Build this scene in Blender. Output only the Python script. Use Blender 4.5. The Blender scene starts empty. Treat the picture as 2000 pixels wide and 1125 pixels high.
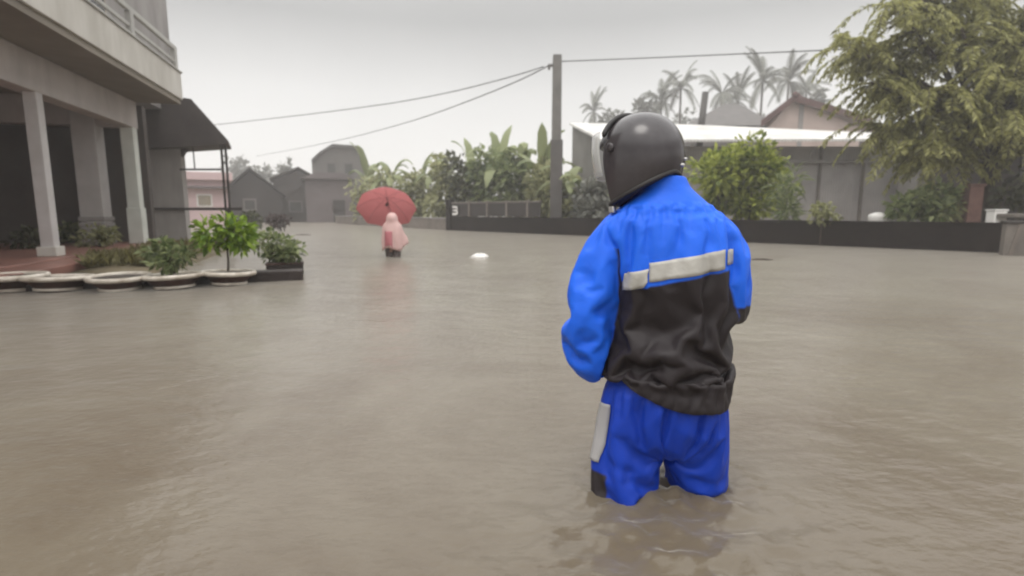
import bpy, bmesh, math, random
import numpy as np
from mathutils import Vector, Matrix, noise
from mathutils.bvhtree import BVHTree

random.seed(7)
RNG = np.random.default_rng(7)
R = math.radians
sc = bpy.context.scene
col = sc.collection

# ------------------------------------------------------------------ camera
CAM_H, F, PITCH = 0.88, 1050.0, R(8.13)
cam_d = bpy.data.cameras.new('camera')
cam_d.sensor_width = 36.0
cam_d.lens = F / 2000 * 36
cam_d.clip_start, cam_d.clip_end = 0.05, 3000
cam = bpy.data.objects.new('camera', cam_d)
cam.location = (0, 0, CAM_H)
cam.rotation_euler = (R(90) - PITCH, 0, 0)
col.objects.link(cam)
cam_d.dof.use_dof = True
cam_d.dof.focus_distance = 1.68
cam_d.dof.aperture_fstop = 2.6
sc.camera = cam

# ------------------------------------------------------------------ world: overcast sky
SUN_EL, SUN_ROT = R(64), R(215)
w = bpy.data.worlds.new('World')
sc.world = w
w.use_nodes = True
nt = w.node_tree
nt.nodes.clear()
out = nt.nodes.new('ShaderNodeOutputWorld')
bg = nt.nodes.new('ShaderNodeBackground')
bg.inputs['Strength'].default_value = 0.1
sky = nt.nodes.new('ShaderNodeTexSky')
sky.sky_type = 'NISHITA'
sky.sun_disc = False
sky.sun_elevation = SUN_EL
sky.sun_rotation = SUN_ROT
tc = nt.nodes.new('ShaderNodeTexCoord')
sep = nt.nodes.new('ShaderNodeSeparateXYZ')
nt.links.new(tc.outputs['Generated'], sep.inputs[0])
ramp = nt.nodes.new('ShaderNodeValToRGB')
els = ramp.color_ramp.elements
els[0].position = 0.0
els[0].color = (0.68, 0.666, 0.645, 1)
els[1].position = 1.0
els[1].color = (1.55, 1.55, 1.53, 1)
for p, c in ((0.10, (0.64, 0.63, 0.612)), (0.20, (0.55, 0.543, 0.53)), (0.31, (0.335, 0.333, 0.326)), (0.37, (0.36, 0.358, 0.35)), (0.52, (1.25, 1.24, 1.22))):
    e = els.new(p)
    e.color = (*c, 1)
nt.links.new(sep.outputs['Z'], ramp.inputs[0])
# soft cloud unevenness
nz = nt.nodes.new('ShaderNodeTexNoise')
nz.inputs['Scale'].default_value = 2.2
nz.inputs['Detail'].default_value = 4
nt.links.new(tc.outputs['Generated'], nz.inputs['Vector'])
mr = nt.nodes.new('ShaderNodeMapRange')
mr.inputs['From Min'].default_value = 0.3
mr.inputs['From Max'].default_value = 0.7
mr.inputs['To Min'].default_value = 9.5
mr.inputs['To Max'].default_value = 10.5
nt.links.new(nz.outputs['Fac'], mr.inputs['Value'])
sca = nt.nodes.new('ShaderNodeVectorMath')
sca.operation = 'SCALE'
nt.links.new(ramp.outputs['Color'], sca.inputs[0])
nt.links.new(mr.outputs['Result'], sca.inputs['Scale'])
mix = nt.nodes.new('ShaderNodeMixRGB')
mix.inputs['Fac'].default_value = 0.97
nt.links.new(sky.outputs['Color'], mix.inputs['Color1'])
nt.links.new(sca.outputs['Vector'], mix.inputs['Color2'])
nt.links.new(mix.outputs['Color'], bg.inputs['Color'])
nt.links.new(bg.outputs[0], out.inputs[0])

# ------------------------------------------------------------------ sun (overcast: weak, very soft)
sun_d = bpy.data.lights.new('sun', 'SUN')
sun_d.energy = 0.8
sun_d.angle = R(25)
sun_d.color = (1.0, 0.96, 0.90)
sun = bpy.data.objects.new('sun', sun_d)
sun.rotation_euler = (R(90) - SUN_EL, 0, R(180) - SUN_ROT)
sun.location = (0, 0, 40)
col.objects.link(sun)

# ------------------------------------------------------------------ render settings
sc.view_settings.view_transform = 'Standard'
sc.view_settings.look = 'None'
sc.view_settings.exposure = 0.65
sc.view_settings.gamma = 1.0
sc.cycles.use_denoising = True
sc.cycles.volume_bounces = 3
sc.cycles.max_bounces = 8
sc.cycles.transparent_max_bounces = 8
sc.cycles.filter_width = 2.0


# ================================================================== helpers
def ray(px, py):
    x = (px - 1000) / F
    v = -(py - 562.5) / F
    return np.array([x, math.cos(PITCH) + v * math.sin(PITCH), -math.sin(PITCH) + v * math.cos(PITCH)])


def gp(px, py, z=0.0):
    """the point of the horizontal plane z seen at a photo pixel"""
    r = ray(px, py)
    return np.array([0, 0, CAM_H]) + r * ((z - CAM_H) / r[2])


def at(px, py, Y):
    """the point at distance Y seen at a photo pixel"""
    r = ray(px, py)
    return np.array([0, 0, CAM_H]) + r * (Y / r[1])


def tag(o, label=None, cat=None, group=None, kind=None):
    for k, v in (('label', label), ('category', cat), ('group', group), ('kind', kind)):
        if v:
            o[k] = v
    return o


def empty(name, loc=(0, 0, 0), rz=0.0):
    o = bpy.data.objects.new(name, None)
    o.location = [float(c) for c in loc]
    o.rotation_euler = (0, 0, rz)
    o.empty_display_size = 0.2
    col.objects.link(o)
    return o


def mesh_obj(name, verts, faces, m=None, parent=None, smooth=False, loc=None):
    me = bpy.data.meshes.new(name)
    me.from_pydata([tuple(float(c) for c in v) for v in verts], [], [tuple(int(i) for i in f) for f in faces])
    me.update()
    if smooth:
        me.polygons.foreach_set('use_smooth', [True] * len(me.polygons))
    o = bpy.data.objects.new(name, me)
    if m:
        me.materials.append(m)
    col.objects.link(o)
    if parent:
        o.parent = parent
    if loc is not None:
        o.location = [float(c) for c in loc]
    return o


def fast_mesh(name, V, T, m=None, parent=None):
    """many triangles from numpy arrays"""
    me = bpy.data.meshes.new(name)
    V = np.asarray(V, dtype=np.float32)
    T = np.asarray(T, dtype=np.int32)
    me.vertices.add(len(V))
    me.vertices.foreach_set('co', V.ravel())
    n = T.shape[1]
    me.loops.add(T.size)
    me.loops.foreach_set('vertex_index', T.ravel())
    me.polygons.add(len(T))
    me.polygons.foreach_set('loop_start', np.arange(0, T.size, n, dtype=np.int32))
    me.update(calc_edges=True)
    me.validate()
    o = bpy.data.objects.new(name, me)
    if m:
        me.materials.append(m)
    col.objects.link(o)
    if parent:
        o.parent = parent
    return o


class MB:
    def __init__(s):
        s.v = []
        s.f = []

    def add(s, V, Fs):
        k = len(s.v)
        s.v += [tuple(float(c) for c in v) for v in V]
        s.f += [tuple(i + k for i in f) for f in Fs]
        return s

    def box(s, x0, x1, y0, y1, z0, z1):
        V = [(x, y, z) for z in (z0, z1) for y in (y0, y1) for x in (x0, x1)]
        return s.add(V, [(0, 2, 3, 1), (4, 5, 7, 6), (0, 1, 5, 4), (2, 6, 7, 3), (0, 4, 6, 2), (1, 3, 7, 5)])

    def prism(s, poly, d):
        """poly: list of 3-D points, extruded by vector d"""
        n = len(poly)
        P = [np.array(p, float) for p in poly]
        d = np.array(d, float)
        V = P + [p + d for p in P]
        return s.add(V, [tuple(range(n))[::-1], tuple(range(n, 2 * n))] + [(i, (i + 1) % n, n + (i + 1) % n, n + i) for i in range(n)])

    def loft(s, rings, cap=True):
        n = len(rings[0])
        k = len(s.v)
        for r in rings:
            s.v += [tuple(float(c) for c in p) for p in r]
        for j in range(len(rings) - 1):
            for i in range(n):
                a = k + j * n + i
                b = k + j * n + (i + 1) % n
                s.f.append((a, b, b + n, a + n))
        if cap:
            s.f.append(tuple(k + i for i in range(n))[::-1])
            s.f.append(tuple(k + (len(rings) - 1) * n + i for i in range(n)))
        return s

    def tube(s, pts, rad, n=10, round_end=False):
        pts = [np.array(p, float) for p in pts]
        if not hasattr(rad, '__len__'):
            rad = [rad] * len(pts)
        rad = list(rad)
        if round_end:
            d0 = pts[0] - pts[1]
            d0 /= np.linalg.norm(d0) + 1e-9
            d1 = pts[-1] - pts[-2]
            d1 /= np.linalg.norm(d1) + 1e-9
            pts = [pts[0] + d0 * rad[0] * .9, pts[0] + d0 * rad[0] * .6] + pts + [pts[-1] + d1 * rad[-1] * .6, pts[-1] + d1 * rad[-1] * .9]
            rad = [rad[0] * .3, rad[0] * .78] + rad + [rad[-1] * .78, rad[-1] * .3]
        rings = []
        ref = None
        for i, p in enumerate(pts):
            t = pts[min(i + 1, len(pts) - 1)] - pts[max(i - 1, 0)]
            t = t / (np.linalg.norm(t) + 1e-9)
            if ref is None:
                ref = np.array([1, 0, 0]) if abs(t[0]) < .8 else np.array([0, 1, 0])
            ref = ref - t * np.dot(ref, t)
            ref = ref / (np.linalg.norm(ref) + 1e-9)
            b = np.cross(t, ref)
            rings.append([p + rad[i] * (math.cos(a) * ref + math.sin(a) * b) for a in np.linspace(0, 2 * math.pi, n, endpoint=False)])
        return s.loft(rings)

    def lathe(s, prof, n=24, c=(0, 0), closed=True):
        return s.loft([[(c[0] + r * math.cos(a), c[1] + r * math.sin(a), z) for a in np.linspace(0, 2 * math.pi, n, endpoint=False)] for r, z in prof], cap=closed)

    def ellipsoid(s, c, r, rot=None, n=16, m=10):
        rings = []
        for j in range(m + 1):
            ph = -math.pi / 2 + math.pi * (j * .98 + .01 * m) / m
            ring = []
            for a in np.linspace(0, 2 * math.pi, n, endpoint=False):
                p = np.array([r[0] * math.cos(ph) * math.cos(a), r[1] * math.cos(ph) * math.sin(a), r[2] * math.sin(ph)])
                if rot is not None:
                    p = np.array(rot @ Vector(p))
                ring.append(np.array(c) + p)
            rings.append(ring)
        return s.loft(rings)

    def build(s, name, m=None, parent=None, smooth=False, bevel=0.0):
        o = mesh_obj(name, s.v, s.f, m, parent, smooth)
        if bevel:
            b = o.modifiers.new('bevel', 'BEVEL')
            b.width = bevel
            b.segments = 2
            b.limit_method = 'ANGLE'
        return o


def remesh(mb, voxel, smooth=4):
    o = mesh_obj('tmp', mb.v, mb.f)
    bm = bmesh.new()
    bm.from_mesh(o.data)
    bmesh.ops.recalc_face_normals(bm, faces=bm.faces)
    bm.to_mesh(o.data)
    bm.free()
    md = o.modifiers.new('r', 'REMESH')
    md.mode = 'VOXEL'
    md.voxel_size = voxel
    if smooth:
        ms = o.modifiers.new('s', 'SMOOTH')
        ms.iterations = smooth
        ms.factor = .5
    dg = bpy.context.evaluated_depsgraph_get()
    me = bpy.data.meshes.new_from_object(o.evaluated_get(dg))
    bpy.data.objects.remove(o)
    me.polygons.foreach_set('use_smooth', [True] * len(me.polygons))
    return me


def co_array(me):
    a = np.empty(len(me.vertices) * 3, np.float32)
    me.vertices.foreach_get('co', a)
    return a.reshape(-1, 3)


def no_array(me):
    a = np.empty(len(me.vertices) * 3, np.float32)
    me.vertices.foreach_get('normal', a)
    return a.reshape(-1, 3)


def set_co(me, a):
    me.vertices.foreach_set('co', np.asarray(a, np.float32).ravel())
    me.update()


# ------------------------------------------------------------------ materials
def new_mat(name):
    m = bpy.data.materials.new(name)
    m.use_nodes = True
    m.node_tree.nodes.clear()
    n = m.node_tree.nodes
    o = n.new('ShaderNodeOutputMaterial')
    p = n.new('ShaderNodeBsdfPrincipled')
    m.node_tree.links.new(p.outputs[0], o.inputs[0])
    return m, n, m.node_tree.links, p, o


def mat(name, c1, c2=None, rough=.7, scale=3.0, bump=0.0, bscale=None, spec=.5, metal=0.0, stretch=(1, 1, 1), detail=5, lo=.35, hi=.65):
    m, n, l, p, o = new_mat(name)
    p.inputs['Roughness'].default_value = rough
    p.inputs['Specular IOR Level'].default_value = spec
    p.inputs['Metallic'].default_value = metal
    t = n.new('ShaderNodeTexCoord')
    mp = n.new('ShaderNodeMapping')
    mp.inputs['Scale'].default_value = stretch
    l.new(t.outputs['Object'], mp.inputs[0])
    if c2 is None:
        c2 = tuple(c * .8 for c in c1)
    x = n.new('ShaderNodeTexNoise')
    x.inputs['Scale'].default_value = scale
    x.inputs['Detail'].default_value = detail
    x.inputs['Roughness'].default_value = .6
    l.new(mp.outputs[0], x.inputs['Vector'])
    r = n.new('ShaderNodeValToRGB')
    r.color_ramp.elements[0].position = lo
    r.color_ramp.elements[1].position = hi
    r.color_ramp.elements[0].color = (*c1, 1)
    r.color_ramp.elements[1].color = (*c2, 1)
    l.new(x.outputs['Fac'], r.inputs[0])
    l.new(r.outputs[0], p.inputs['Base Color'])
    if bump:
        y = n.new('ShaderNodeTexNoise')
        y.inputs['Scale'].default_value = bscale or scale * 6
        y.inputs['Detail'].default_value = 4
        l.new(mp.outputs[0], y.inputs['Vector'])
        b = n.new('ShaderNodeBump')
        b.inputs['Strength'].default_value = .6
        b.inputs['Distance'].default_value = bump
        l.new(y.outputs['Fac'], b.inputs['Height'])
        l.new(b.outputs[0], p.inputs['Normal'])
    return m


def leaf_mat(name, dark, light, transl=.3, rough=.5):
    m, n, l, p, o = new_mat(name)
    g = n.new('ShaderNodeNewGeometry')
    r = n.new('ShaderNodeValToRGB')
    r.color_ramp.elements[0].color = (*dark, 1)
    r.color_ramp.elements[1].color = (*light, 1)
    l.new(g.outputs['Random Per Island'], r.inputs[0])
    l.new(r.outputs[0], p.inputs['Base Color'])
    p.inputs['Roughness'].default_value = rough
    p.inputs['Specular IOR Level'].default_value = .35
    t = n.new('ShaderNodeBsdfTranslucent')
    l.new(r.outputs[0], t.inputs[0])
    mx = n.new('ShaderNodeMixShader')
    mx.inputs[0].default_value = transl
    l.new(p.outputs[0], mx.inputs[1])
    l.new(t.outputs[0], mx.inputs[2])
    l.new(mx.outputs[0], o.inputs[0])
    return m


def stripe_mat(name, c1, c2, axis, freq, rough=.6, bump=.006, noise_amt=.3):
    """ribbed sheet: wave stripes along one object axis, with stains"""
    m, n, l, p, o = new_mat(name)
    p.inputs['Roughness'].default_value = rough
    t = n.new('ShaderNodeTexCoord')
    wv = n.new('ShaderNodeTexWave')
    wv.bands_direction = axis
    wv.inputs['Scale'].default_value = freq
    l.new(t.outputs['Object'], wv.inputs['Vector'])
    x = n.new('ShaderNodeTexNoise')
    x.inputs['Scale'].default_value = 1.3
    x.inputs['Detail'].default_value = 6
    l.new(t.outputs['Object'], x.inputs['Vector'])
    r = n.new('ShaderNodeValToRGB')
    r.color_ramp.elements[0].position = .3
    r.color_ramp.elements[1].position = .7
    r.color_ramp.elements[0].color = (*c1, 1)
    r.color_ramp.elements[1].color = (*c2, 1)
    l.new(x.outputs['Fac'], r.inputs[0])
    l.new(r.outputs[0], p.inputs['Base Color'])
    b = n.new('ShaderNodeBump')
    b.inputs['Distance'].default_value = bump
    l.new(wv.outputs['Fac'], b.inputs['Height'])
    l.new(b.outputs[0], p.inputs['Normal'])
    return m


M = {}
M['plaster'] = mat('pale_plaster', (.60, .575, .53), (.40, .375, .33), .8, 1.6, .004, stretch=(1, 1, .35), lo=.3, hi=.75)
M['plaster_grey'] = mat('grey_plaster', (.33, .31, .30), (.19, .175, .165), .85, 1.3, .004, stretch=(1, 1, .3), lo=.3, hi=.75)
M['wing_wall'] = mat('wing_plaster', (.46, .43, .41), (.27, .25, .235), .85, 1.5, .004, stretch=(1, 1, .3), lo=.3, hi=.75)
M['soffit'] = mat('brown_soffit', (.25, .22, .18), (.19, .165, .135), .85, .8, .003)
M['beam'] = mat('mauve_beam', (.54, .49, .47), (.36, .325, .31), .8, 1.8, .003, stretch=(1, 1, .4), lo=.3, hi=.75)
M['column'] = mat('column_paint', (.54, .51, .50), (.45, .425, .41), .7, 2.0, .003)
M['column_white'] = mat('white_column_paint', (.62, .63, .58), (.52, .53, .48), .6, 2.0, .003)
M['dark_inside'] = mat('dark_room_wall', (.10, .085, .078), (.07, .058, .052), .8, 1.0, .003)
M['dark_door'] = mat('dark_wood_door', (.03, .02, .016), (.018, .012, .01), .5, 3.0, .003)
M['tile'] = mat('terracotta_floor', (.27, .13, .10), (.20, .10, .08), .45, 2.0, .003)
M['dark_metal'] = mat('dark_steel', (.045, .038, .035), (.03, .025, .022), .5, 6.0)
M['awning'] = mat('dark_awning', (.10, .085, .08), (.07, .06, .056), .7, 1.5, .003)
M['rail'] = mat('pale_rail', (.44, .43, .40), (.36, .35, .33), .6, 3.0)
M['soil'] = mat('wet_soil', (.055, .04, .028), (.03, .022, .016), .7, 8.0, .02)
M['bed'] = mat('weedy_bed', (.16, .125, .07), (.10, .08, .045), .8, 2.2, .03, 9)
M['curb'] = mat('dark_kerb', (.022, .011, .008), (.012, .006, .005), .55, 4.0, .01)
M['pot'] = mat('pot_body', (.07, .03, .022), (.03, .014, .011), .6, 4.0, .008)
M['pot_rim'] = mat('pot_rim', (.68, .62, .54), (.34, .28, .22), .5, 7.0, .004, lo=.4, hi=.72)
M['wall_dark'] = mat('dark_brown_wall', (.008, .005, .004), (.016, .011, .009), .75, 1.2, .01, spec=.2)
M['wall_light'] = mat('weathered_wall', (.17, .145, .125), (.12, .10, .085), .8, 1.5, .01)
M['concrete'] = mat('concrete', (.17, .15, .13), (.11, .095, .085), .8, 1.6, .008)
M['pole'] = mat('pole_concrete', (.17, .16, .15), (.125, .118, .11), .85, 2.0, .005)
M['wire'] = mat('wire_rubber', (.10, .10, .10), None, .5)
M['white_roof'] = stripe_mat('white_metal_roof', (.66, .645, .62), (.44, .42, .39), 'X', 2.4, .4, .02)
M['shed_wall'] = stripe_mat('grey_metal_wall', (.37, .345, .335), (.28, .26, .255), 'X', 3.0, .55, .012)
M['shed_side'] = mat('grey_shed_side', (.20, .19, .175), (.15, .14, .13), .7, 1.0)
M['red_roof'] = mat('red_brown_roof', (.30, .19, .175), (.22, .14, .13), .6, 2.0, .01)
M['red_trim'] = mat('red_brown_trim', (.10, .045, .04), (.07, .035, .03), .6, 3.0)
M['pink_wall'] = mat('pinkish_wall', (.50, .40, .36), (.42, .335, .30), .8, 1.0)
M['dark_roof'] = mat('dark_grey_roof', (.10, .09, .085), (.075, .068, .064), .7, 1.5)
M['brick'] = mat('red_brown_pillar', (.16, .085, .07), (.11, .055, .045), .75, 5.0, .01)
M['far_dark'] = mat('far_dark_wall', (.035, .027, .025), (.025, .02, .018), .8, .6)
M['far_brown'] = mat('far_brown_wall', (.065, .05, .044), (.045, .036, .032), .8, .6)
M['far_mauve'] = mat('far_mauve_wall', (.14, .115, .115), (.11, .09, .09), .8, .6)
M['far_grey'] = mat('far_grey_wall', (.15, .135, .125), (.12, .11, .10), .8, .6)
M['far_pink'] = mat('far_pink_wall', (.62, .46, .46), (.54, .40, .40), .8, .6)
M['window_dark'] = mat('dark_window', (.05, .045, .04), (.03, .028, .025), .25, 2.0)
M['window_tan'] = mat('tan_shutter', (.32, .27, .20), (.26, .22, .17), .5, 2.0)
M['white'] = mat('white_paint', (.78, .76, .73), (.70, .68, .65), .5, 3.0)
M['bark'] = mat('bark', (.085, .065, .05), (.045, .035, .028), .9, 9.0, .02, stretch=(1, 1, .3))
M['bark_pale'] = mat('pale_stem', (.34, .33, .24), (.24, .23, .16), .7, 6.0, .01, stretch=(1, 1, .3))
L = {}
L['bright'] = leaf_mat('bright_leaf', (.08, .12, .012), (.46, .50, .10), .4)
L['lime'] = leaf_mat('lime_leaf', (.07, .14, .010), (.30, .42, .04))
L['mid'] = leaf_mat('mid_leaf', (.07, .105, .035), (.34, .38, .18), .5)
L['olive'] = leaf_mat('olive_leaf', (.14, .15, .06), (.46, .46, .24), .5)
L['dark'] = leaf_mat('dark_leaf', (.018, .024, .010), (.10, .105, .045))
L['maroon'] = leaf_mat('maroon_leaf', (.025, .014, .012), (.07, .04, .035))
L['feather'] = leaf_mat('feathery_leaf', (.15, .15, .045), (.50, .49, .20), .5)
L['banana'] = leaf_mat('banana_leaf', (.14, .17, .065), (.36, .39, .20), .35)
L['palm'] = leaf_mat('hazed_palm_leaf', (.11, .115, .095), (.18, .185, .15), .25)  # paler than the fronds: part of the distance haze is in this colour
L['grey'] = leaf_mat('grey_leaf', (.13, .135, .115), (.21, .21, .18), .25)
L['dry'] = leaf_mat('dry_weed', (.09, .075, .025), (.24, .22, .09), .25)


# ------------------------------------------------------------------ foliage
def unit(a):
    return a / (np.linalg.norm(a, axis=-1, keepdims=True) + 1e-9)


def leaf_arrays(P, Dv, length, width, fold=.25, jitter=.35):
    n = len(P)
    Ls = length * (1 + jitter * RNG.uniform(-1, 1, (n, 1)))
    Ws = width * (1 + jitter * RNG.uniform(-1, 1, (n, 1)))
    D = unit(Dv)
    side = unit(np.cross(D, unit(np.array([0, 0, 1.0]) + .7 * RNG.normal(size=(n, 3)))))
    up = np.cross(side, D)
    base = P
    tip = P + D * Ls - np.array([0, 0, .12]) * Ls
    mid = P + D * Ls * .5
    a = mid + side * Ws + up * Ws * fold
    b = mid - side * Ws + up * Ws * fold
    V = np.stack([base, a, tip, b], 1).reshape(-1, 3)
    i = np.arange(n)[:, None] * 4
    T = np.concatenate([i + np.array([[0, 2, 1]]), i + np.array([[0, 3, 2]])], 0)
    return V, T


def clump_points(c, r, n, clumps=14, csize=.42, seed=0, flat=1.0, low=-1.0):
    """points on the skins of many small clumps spread through an ellipsoid"""
    rg = np.random.default_rng(seed)
    cc = []
    while len(cc) < clumps:
        p = rg.uniform(-1, 1, 3)
        q = np.linalg.norm(p)
        if q < 1 and q > .25 and p[2] > low:
            cc.append(p)
    cc = np.array(cc) * .80
    k = rg.integers(0, clumps, n)
    sz = csize * rg.uniform(.55, 1.15, clumps)
    d = unit(rg.normal(size=(n, 3)))
    rad = rg.uniform(.55, 1.05, (n, 1))
    P = cc[k] + d * rad * sz[k][:, None]
    Dv = d + .5 * rg.normal(size=(n, 3)) * .8
    return np.array(c) + P * np.array(r), Dv


def crown(name, c, r, n, length, width, m, parent, clumps=14, csize=.42, seed=0, droop=.0, low=-1.0):
    P, Dv = clump_points(c, r, n, clumps, csize, seed, low=low)
    Dv = Dv + np.array([0, 0, -droop])
    V, T = leaf_arrays(P, Dv, length, width)
    return fast_mesh(name, V, T, m, parent)


def shrub(name, base, c, r, n, length, width, lm, label, cat='shrub', group=None, clumps=14, csize=.42, seed=0, stem=.03, low=-1.0, stems=4, bark=None):
    """a bush standing at base (world): stems and one crown"""
    root = empty(name, base)
    tag(root, label, cat, group)
    lc = np.array(c, float) - np.array(base, float)
    crown('foliage', lc, r, n, length, width, L[lm], root, clumps, csize, seed, low=low)
    mb = MB()
    rg = random.Random(seed)
    for i in range(stems):
        e = lc + np.array([rg.uniform(-.6, .6) * r[0], rg.uniform(-.6, .6) * r[1], rg.uniform(-.5, .4) * r[2]])
        b = np.array([rg.uniform(-.1, .1) * r[0], rg.uniform(-.1, .1) * r[1], 0])
        mid = (b + e) / 2 + np.array([rg.uniform(-.1, .1), rg.uniform(-.1, .1), 0]) * r[0]
        mb.tube([b, mid, e], [stem, stem * .75, stem * .35], 7)
    mb.build('stem', bark or M['bark'], root, True)
    return root


# ================================================================== setting
# water: one sheet, fine near the wading person so that the wake is real relief
def axis(dense0, dense1, step, far0, far1, grow=1.16):
    a = list(np.arange(dense0, dense1, step))
    s = step
    x = dense0
    while x > far0:
        s *= grow
        x -= s
        a.insert(0, max(x, far0))
    s = step
    x = a[-1]
    while x < far1:
        s *= grow
        x += s
        a.append(min(x, far1))
    return np.array(a)


PC = np.array([.47, 1.605])          # the wading person
LEG = [np.array([.377, 1.625]), np.array([.612, 1.665])]
ax = axis(-.75, 1.55, .013, -300, 300)
ay = axis(.75, 2.35, .013, -40, 300)
GX, GY = np.meshgrid(ax, ay)
Z = np.zeros_like(GX)
sp = np.maximum(np.gradient(ax)[None, :], np.gradient(ay)[:, None])
behind = np.exp(-(((GX - .49) / .36) ** 2 + ((GY - 1.40) / .30) ** 2)) + .45 * np.exp(-(((GX - .2) / .42) ** 2 + ((GY - 1.2) / .22) ** 2))
flat_xy = np.stack([GX.ravel(), GY.ravel()], 1)
msk = behind.ravel() > .03
ch = np.zeros(len(flat_xy))
for i in np.nonzero(msk)[0]:
    x, y = flat_xy[i]
    ch[i] = noise.noise(Vector((x * 8, y * 11, 1.3))) * .6 + noise.noise(Vector((x * 17, y * 21, 4.1))) * .38 + noise.noise(Vector((x * 36, y * 40, 2.2))) * .10
Z += ch.reshape(GX.shape) * behind * .031
for lg in LEG:
    d = np.hypot(GX - lg[0], GY - lg[1])
    rag = np.zeros(len(flat_xy))
    near = np.nonzero((np.abs(d - .17) < .14).ravel())[0]
    for i in near:
        x, y = flat_xy[i]
        rag[i] = .35 + noise.noise(Vector((x * 20, y * 20, 8.1))) * .9 + noise.noise(Vector((x * 44, y * 44, 3.3))) * .4
    Z += rag.reshape(GX.shape) * .014 * np.exp(-((d - .135) / .06) ** 2)
Z *= np.clip((.10 - sp) / .06, 0, 1)
nx, ny = len(ax), len(ay)
idx = np.arange(nx * ny).reshape(ny, nx)
Q = np.stack([idx[:-1, :-1], idx[:-1, 1:], idx[1:, 1:], idx[1:, :-1]], -1).reshape(-1, 4)
m, n, l, p, o = new_mat('flood_water')
t = n.new('ShaderNodeTexCoord')
x1 = n.new('ShaderNodeTexNoise')
x1.inputs['Scale'].default_value = .8
x1.inputs['Detail'].default_value = 6
x1.inputs['Roughness'].default_value = .62
x1.inputs['Distortion'].default_value = .6
l.new(t.outputs['Object'], x1.inputs['Vector'])
r1 = n.new('ShaderNodeValToRGB')
r1.color_ramp.elements[0].position = .32
r1.color_ramp.elements[1].position = .68
r1.color_ramp.elements[0].color = (.088, .064, .040, 1)
r1.color_ramp.elements[1].color = (.150, .128, .094, 1)
l.new(x1.outputs['Fac'], r1.inputs[0])
l.new(r1.outputs[0], p.inputs['Base Color'])
p.inputs['Roughness'].default_value = .20
p.inputs['IOR'].default_value = 1.40
p.inputs['Sheen Weight'].default_value = .52
p.inputs['Sheen Roughness'].default_value = .35
p.inputs['Sheen Tint'].default_value = (1, .955, .885, 1)
mpw = n.new('ShaderNodeMapping')
mpw.inputs['Scale'].default_value = (1.0, 1.5, 1)
l.new(t.outputs['Object'], mpw.inputs[0])
prev = None
for scl, dist in ((.9, .05), (4.5, .020), (14, .007), (38, .0022)):
    y1 = n.new('ShaderNodeTexNoise')
    y1.inputs['Scale'].default_value = scl
    y1.inputs['Detail'].default_value = 3
    l.new(mpw.outputs[0], y1.inputs['Vector'])
    b1 = n.new('ShaderNodeBump')
    b1.inputs['Strength'].default_value = .55
    b1.inputs['Distance'].default_value = dist
    l.new(y1.outputs['Fac'], b1.inputs['Height'])
    if prev:
        l.new(prev.outputs[0], b1.inputs['Normal'])
    prev = b1
l.new(prev.outputs[0], p.inputs['Normal'])
M['water'] = m
water = fast_mesh('water', np.stack([GX.ravel(), GY.ravel(), Z.ravel()], 1), Q, m)
water.data.polygons.foreach_set('use_smooth', [True] * len(water.data.polygons))
tag(water, 'muddy brown flood water covering the street', kind='structure')

ground = MB().add([(-300, -40, -.56), (300, -40, -.56), (300, 300, -.56), (-300, 300, -.56)], [(0, 1, 2, 3)]).build('ground', M['soil'])
tag(ground, 'drowned street and yards under the flood', kind='structure')

# ================================================================== the house on the left
HO = np.array([-7.08, 8.32, 0.0])
HA = math.atan2(.964, -.265)
house = empty('concrete_house', HO, HA)      # local x: along the front, away from the camera; y: into the house
tag(house, 'pale two storey concrete house with a deep columned porch and balcony', 'house')
hw = Matrix.Translation(Vector(HO)) @ Matrix.Rotation(HA, 4, 'Z')


def hworld(x, y, z=0):
    return np.array(hw @ Vector((x, y, z)))


# floor and terrace
MB().box(-6, 4.4, -.25, 4.4, -.55, .19).build('porch_floor', M['tile'], house, bevel=.01)
MB().box(-6, -.2, -.80, -.254, -.55, .172).build('porch_step', M['tile'], house, bevel=.01)
# columns
for cx_, s_, mk in ((-3.6, .22, 'column'), (0.05, .18, 'column')):
    cb = MB().box(cx_ - s_ / 2, cx_ + s_ / 2, -.02, s_ - .02, .19, 2.66).build('column', M[mk], house, bevel=.012)
    MB().box(cx_ - s_ / 2 - .04, cx_ + s_ / 2 + .04, -.06, s_ + .02, .192, .34).build('column_base', M['plaster'], cb, bevel=.01)
cb = MB().box(3.46, 3.70, -.02, .22, .19, 2.66).build('column', M['column_white'], house, bevel=.012)
tag(cb, 'white corner column')
MB().box(3.44, 3.72, -.04, .24, .192, .95).build('column_base', M['column_white'], cb, bevel=.01)
pier = MB().box(3.35, 3.75, .62, 1.05, .19, 3.2).build('pier', M['column'], house, bevel=.012)
gr = MB()
for k in range(5):
    gr.box(3.32, 3.78, .59, 1.08, .195 + k * .12, .285 + k * .12)
gr.build('pier_base', M['plaster_grey'], pier, bevel=.01)
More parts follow.
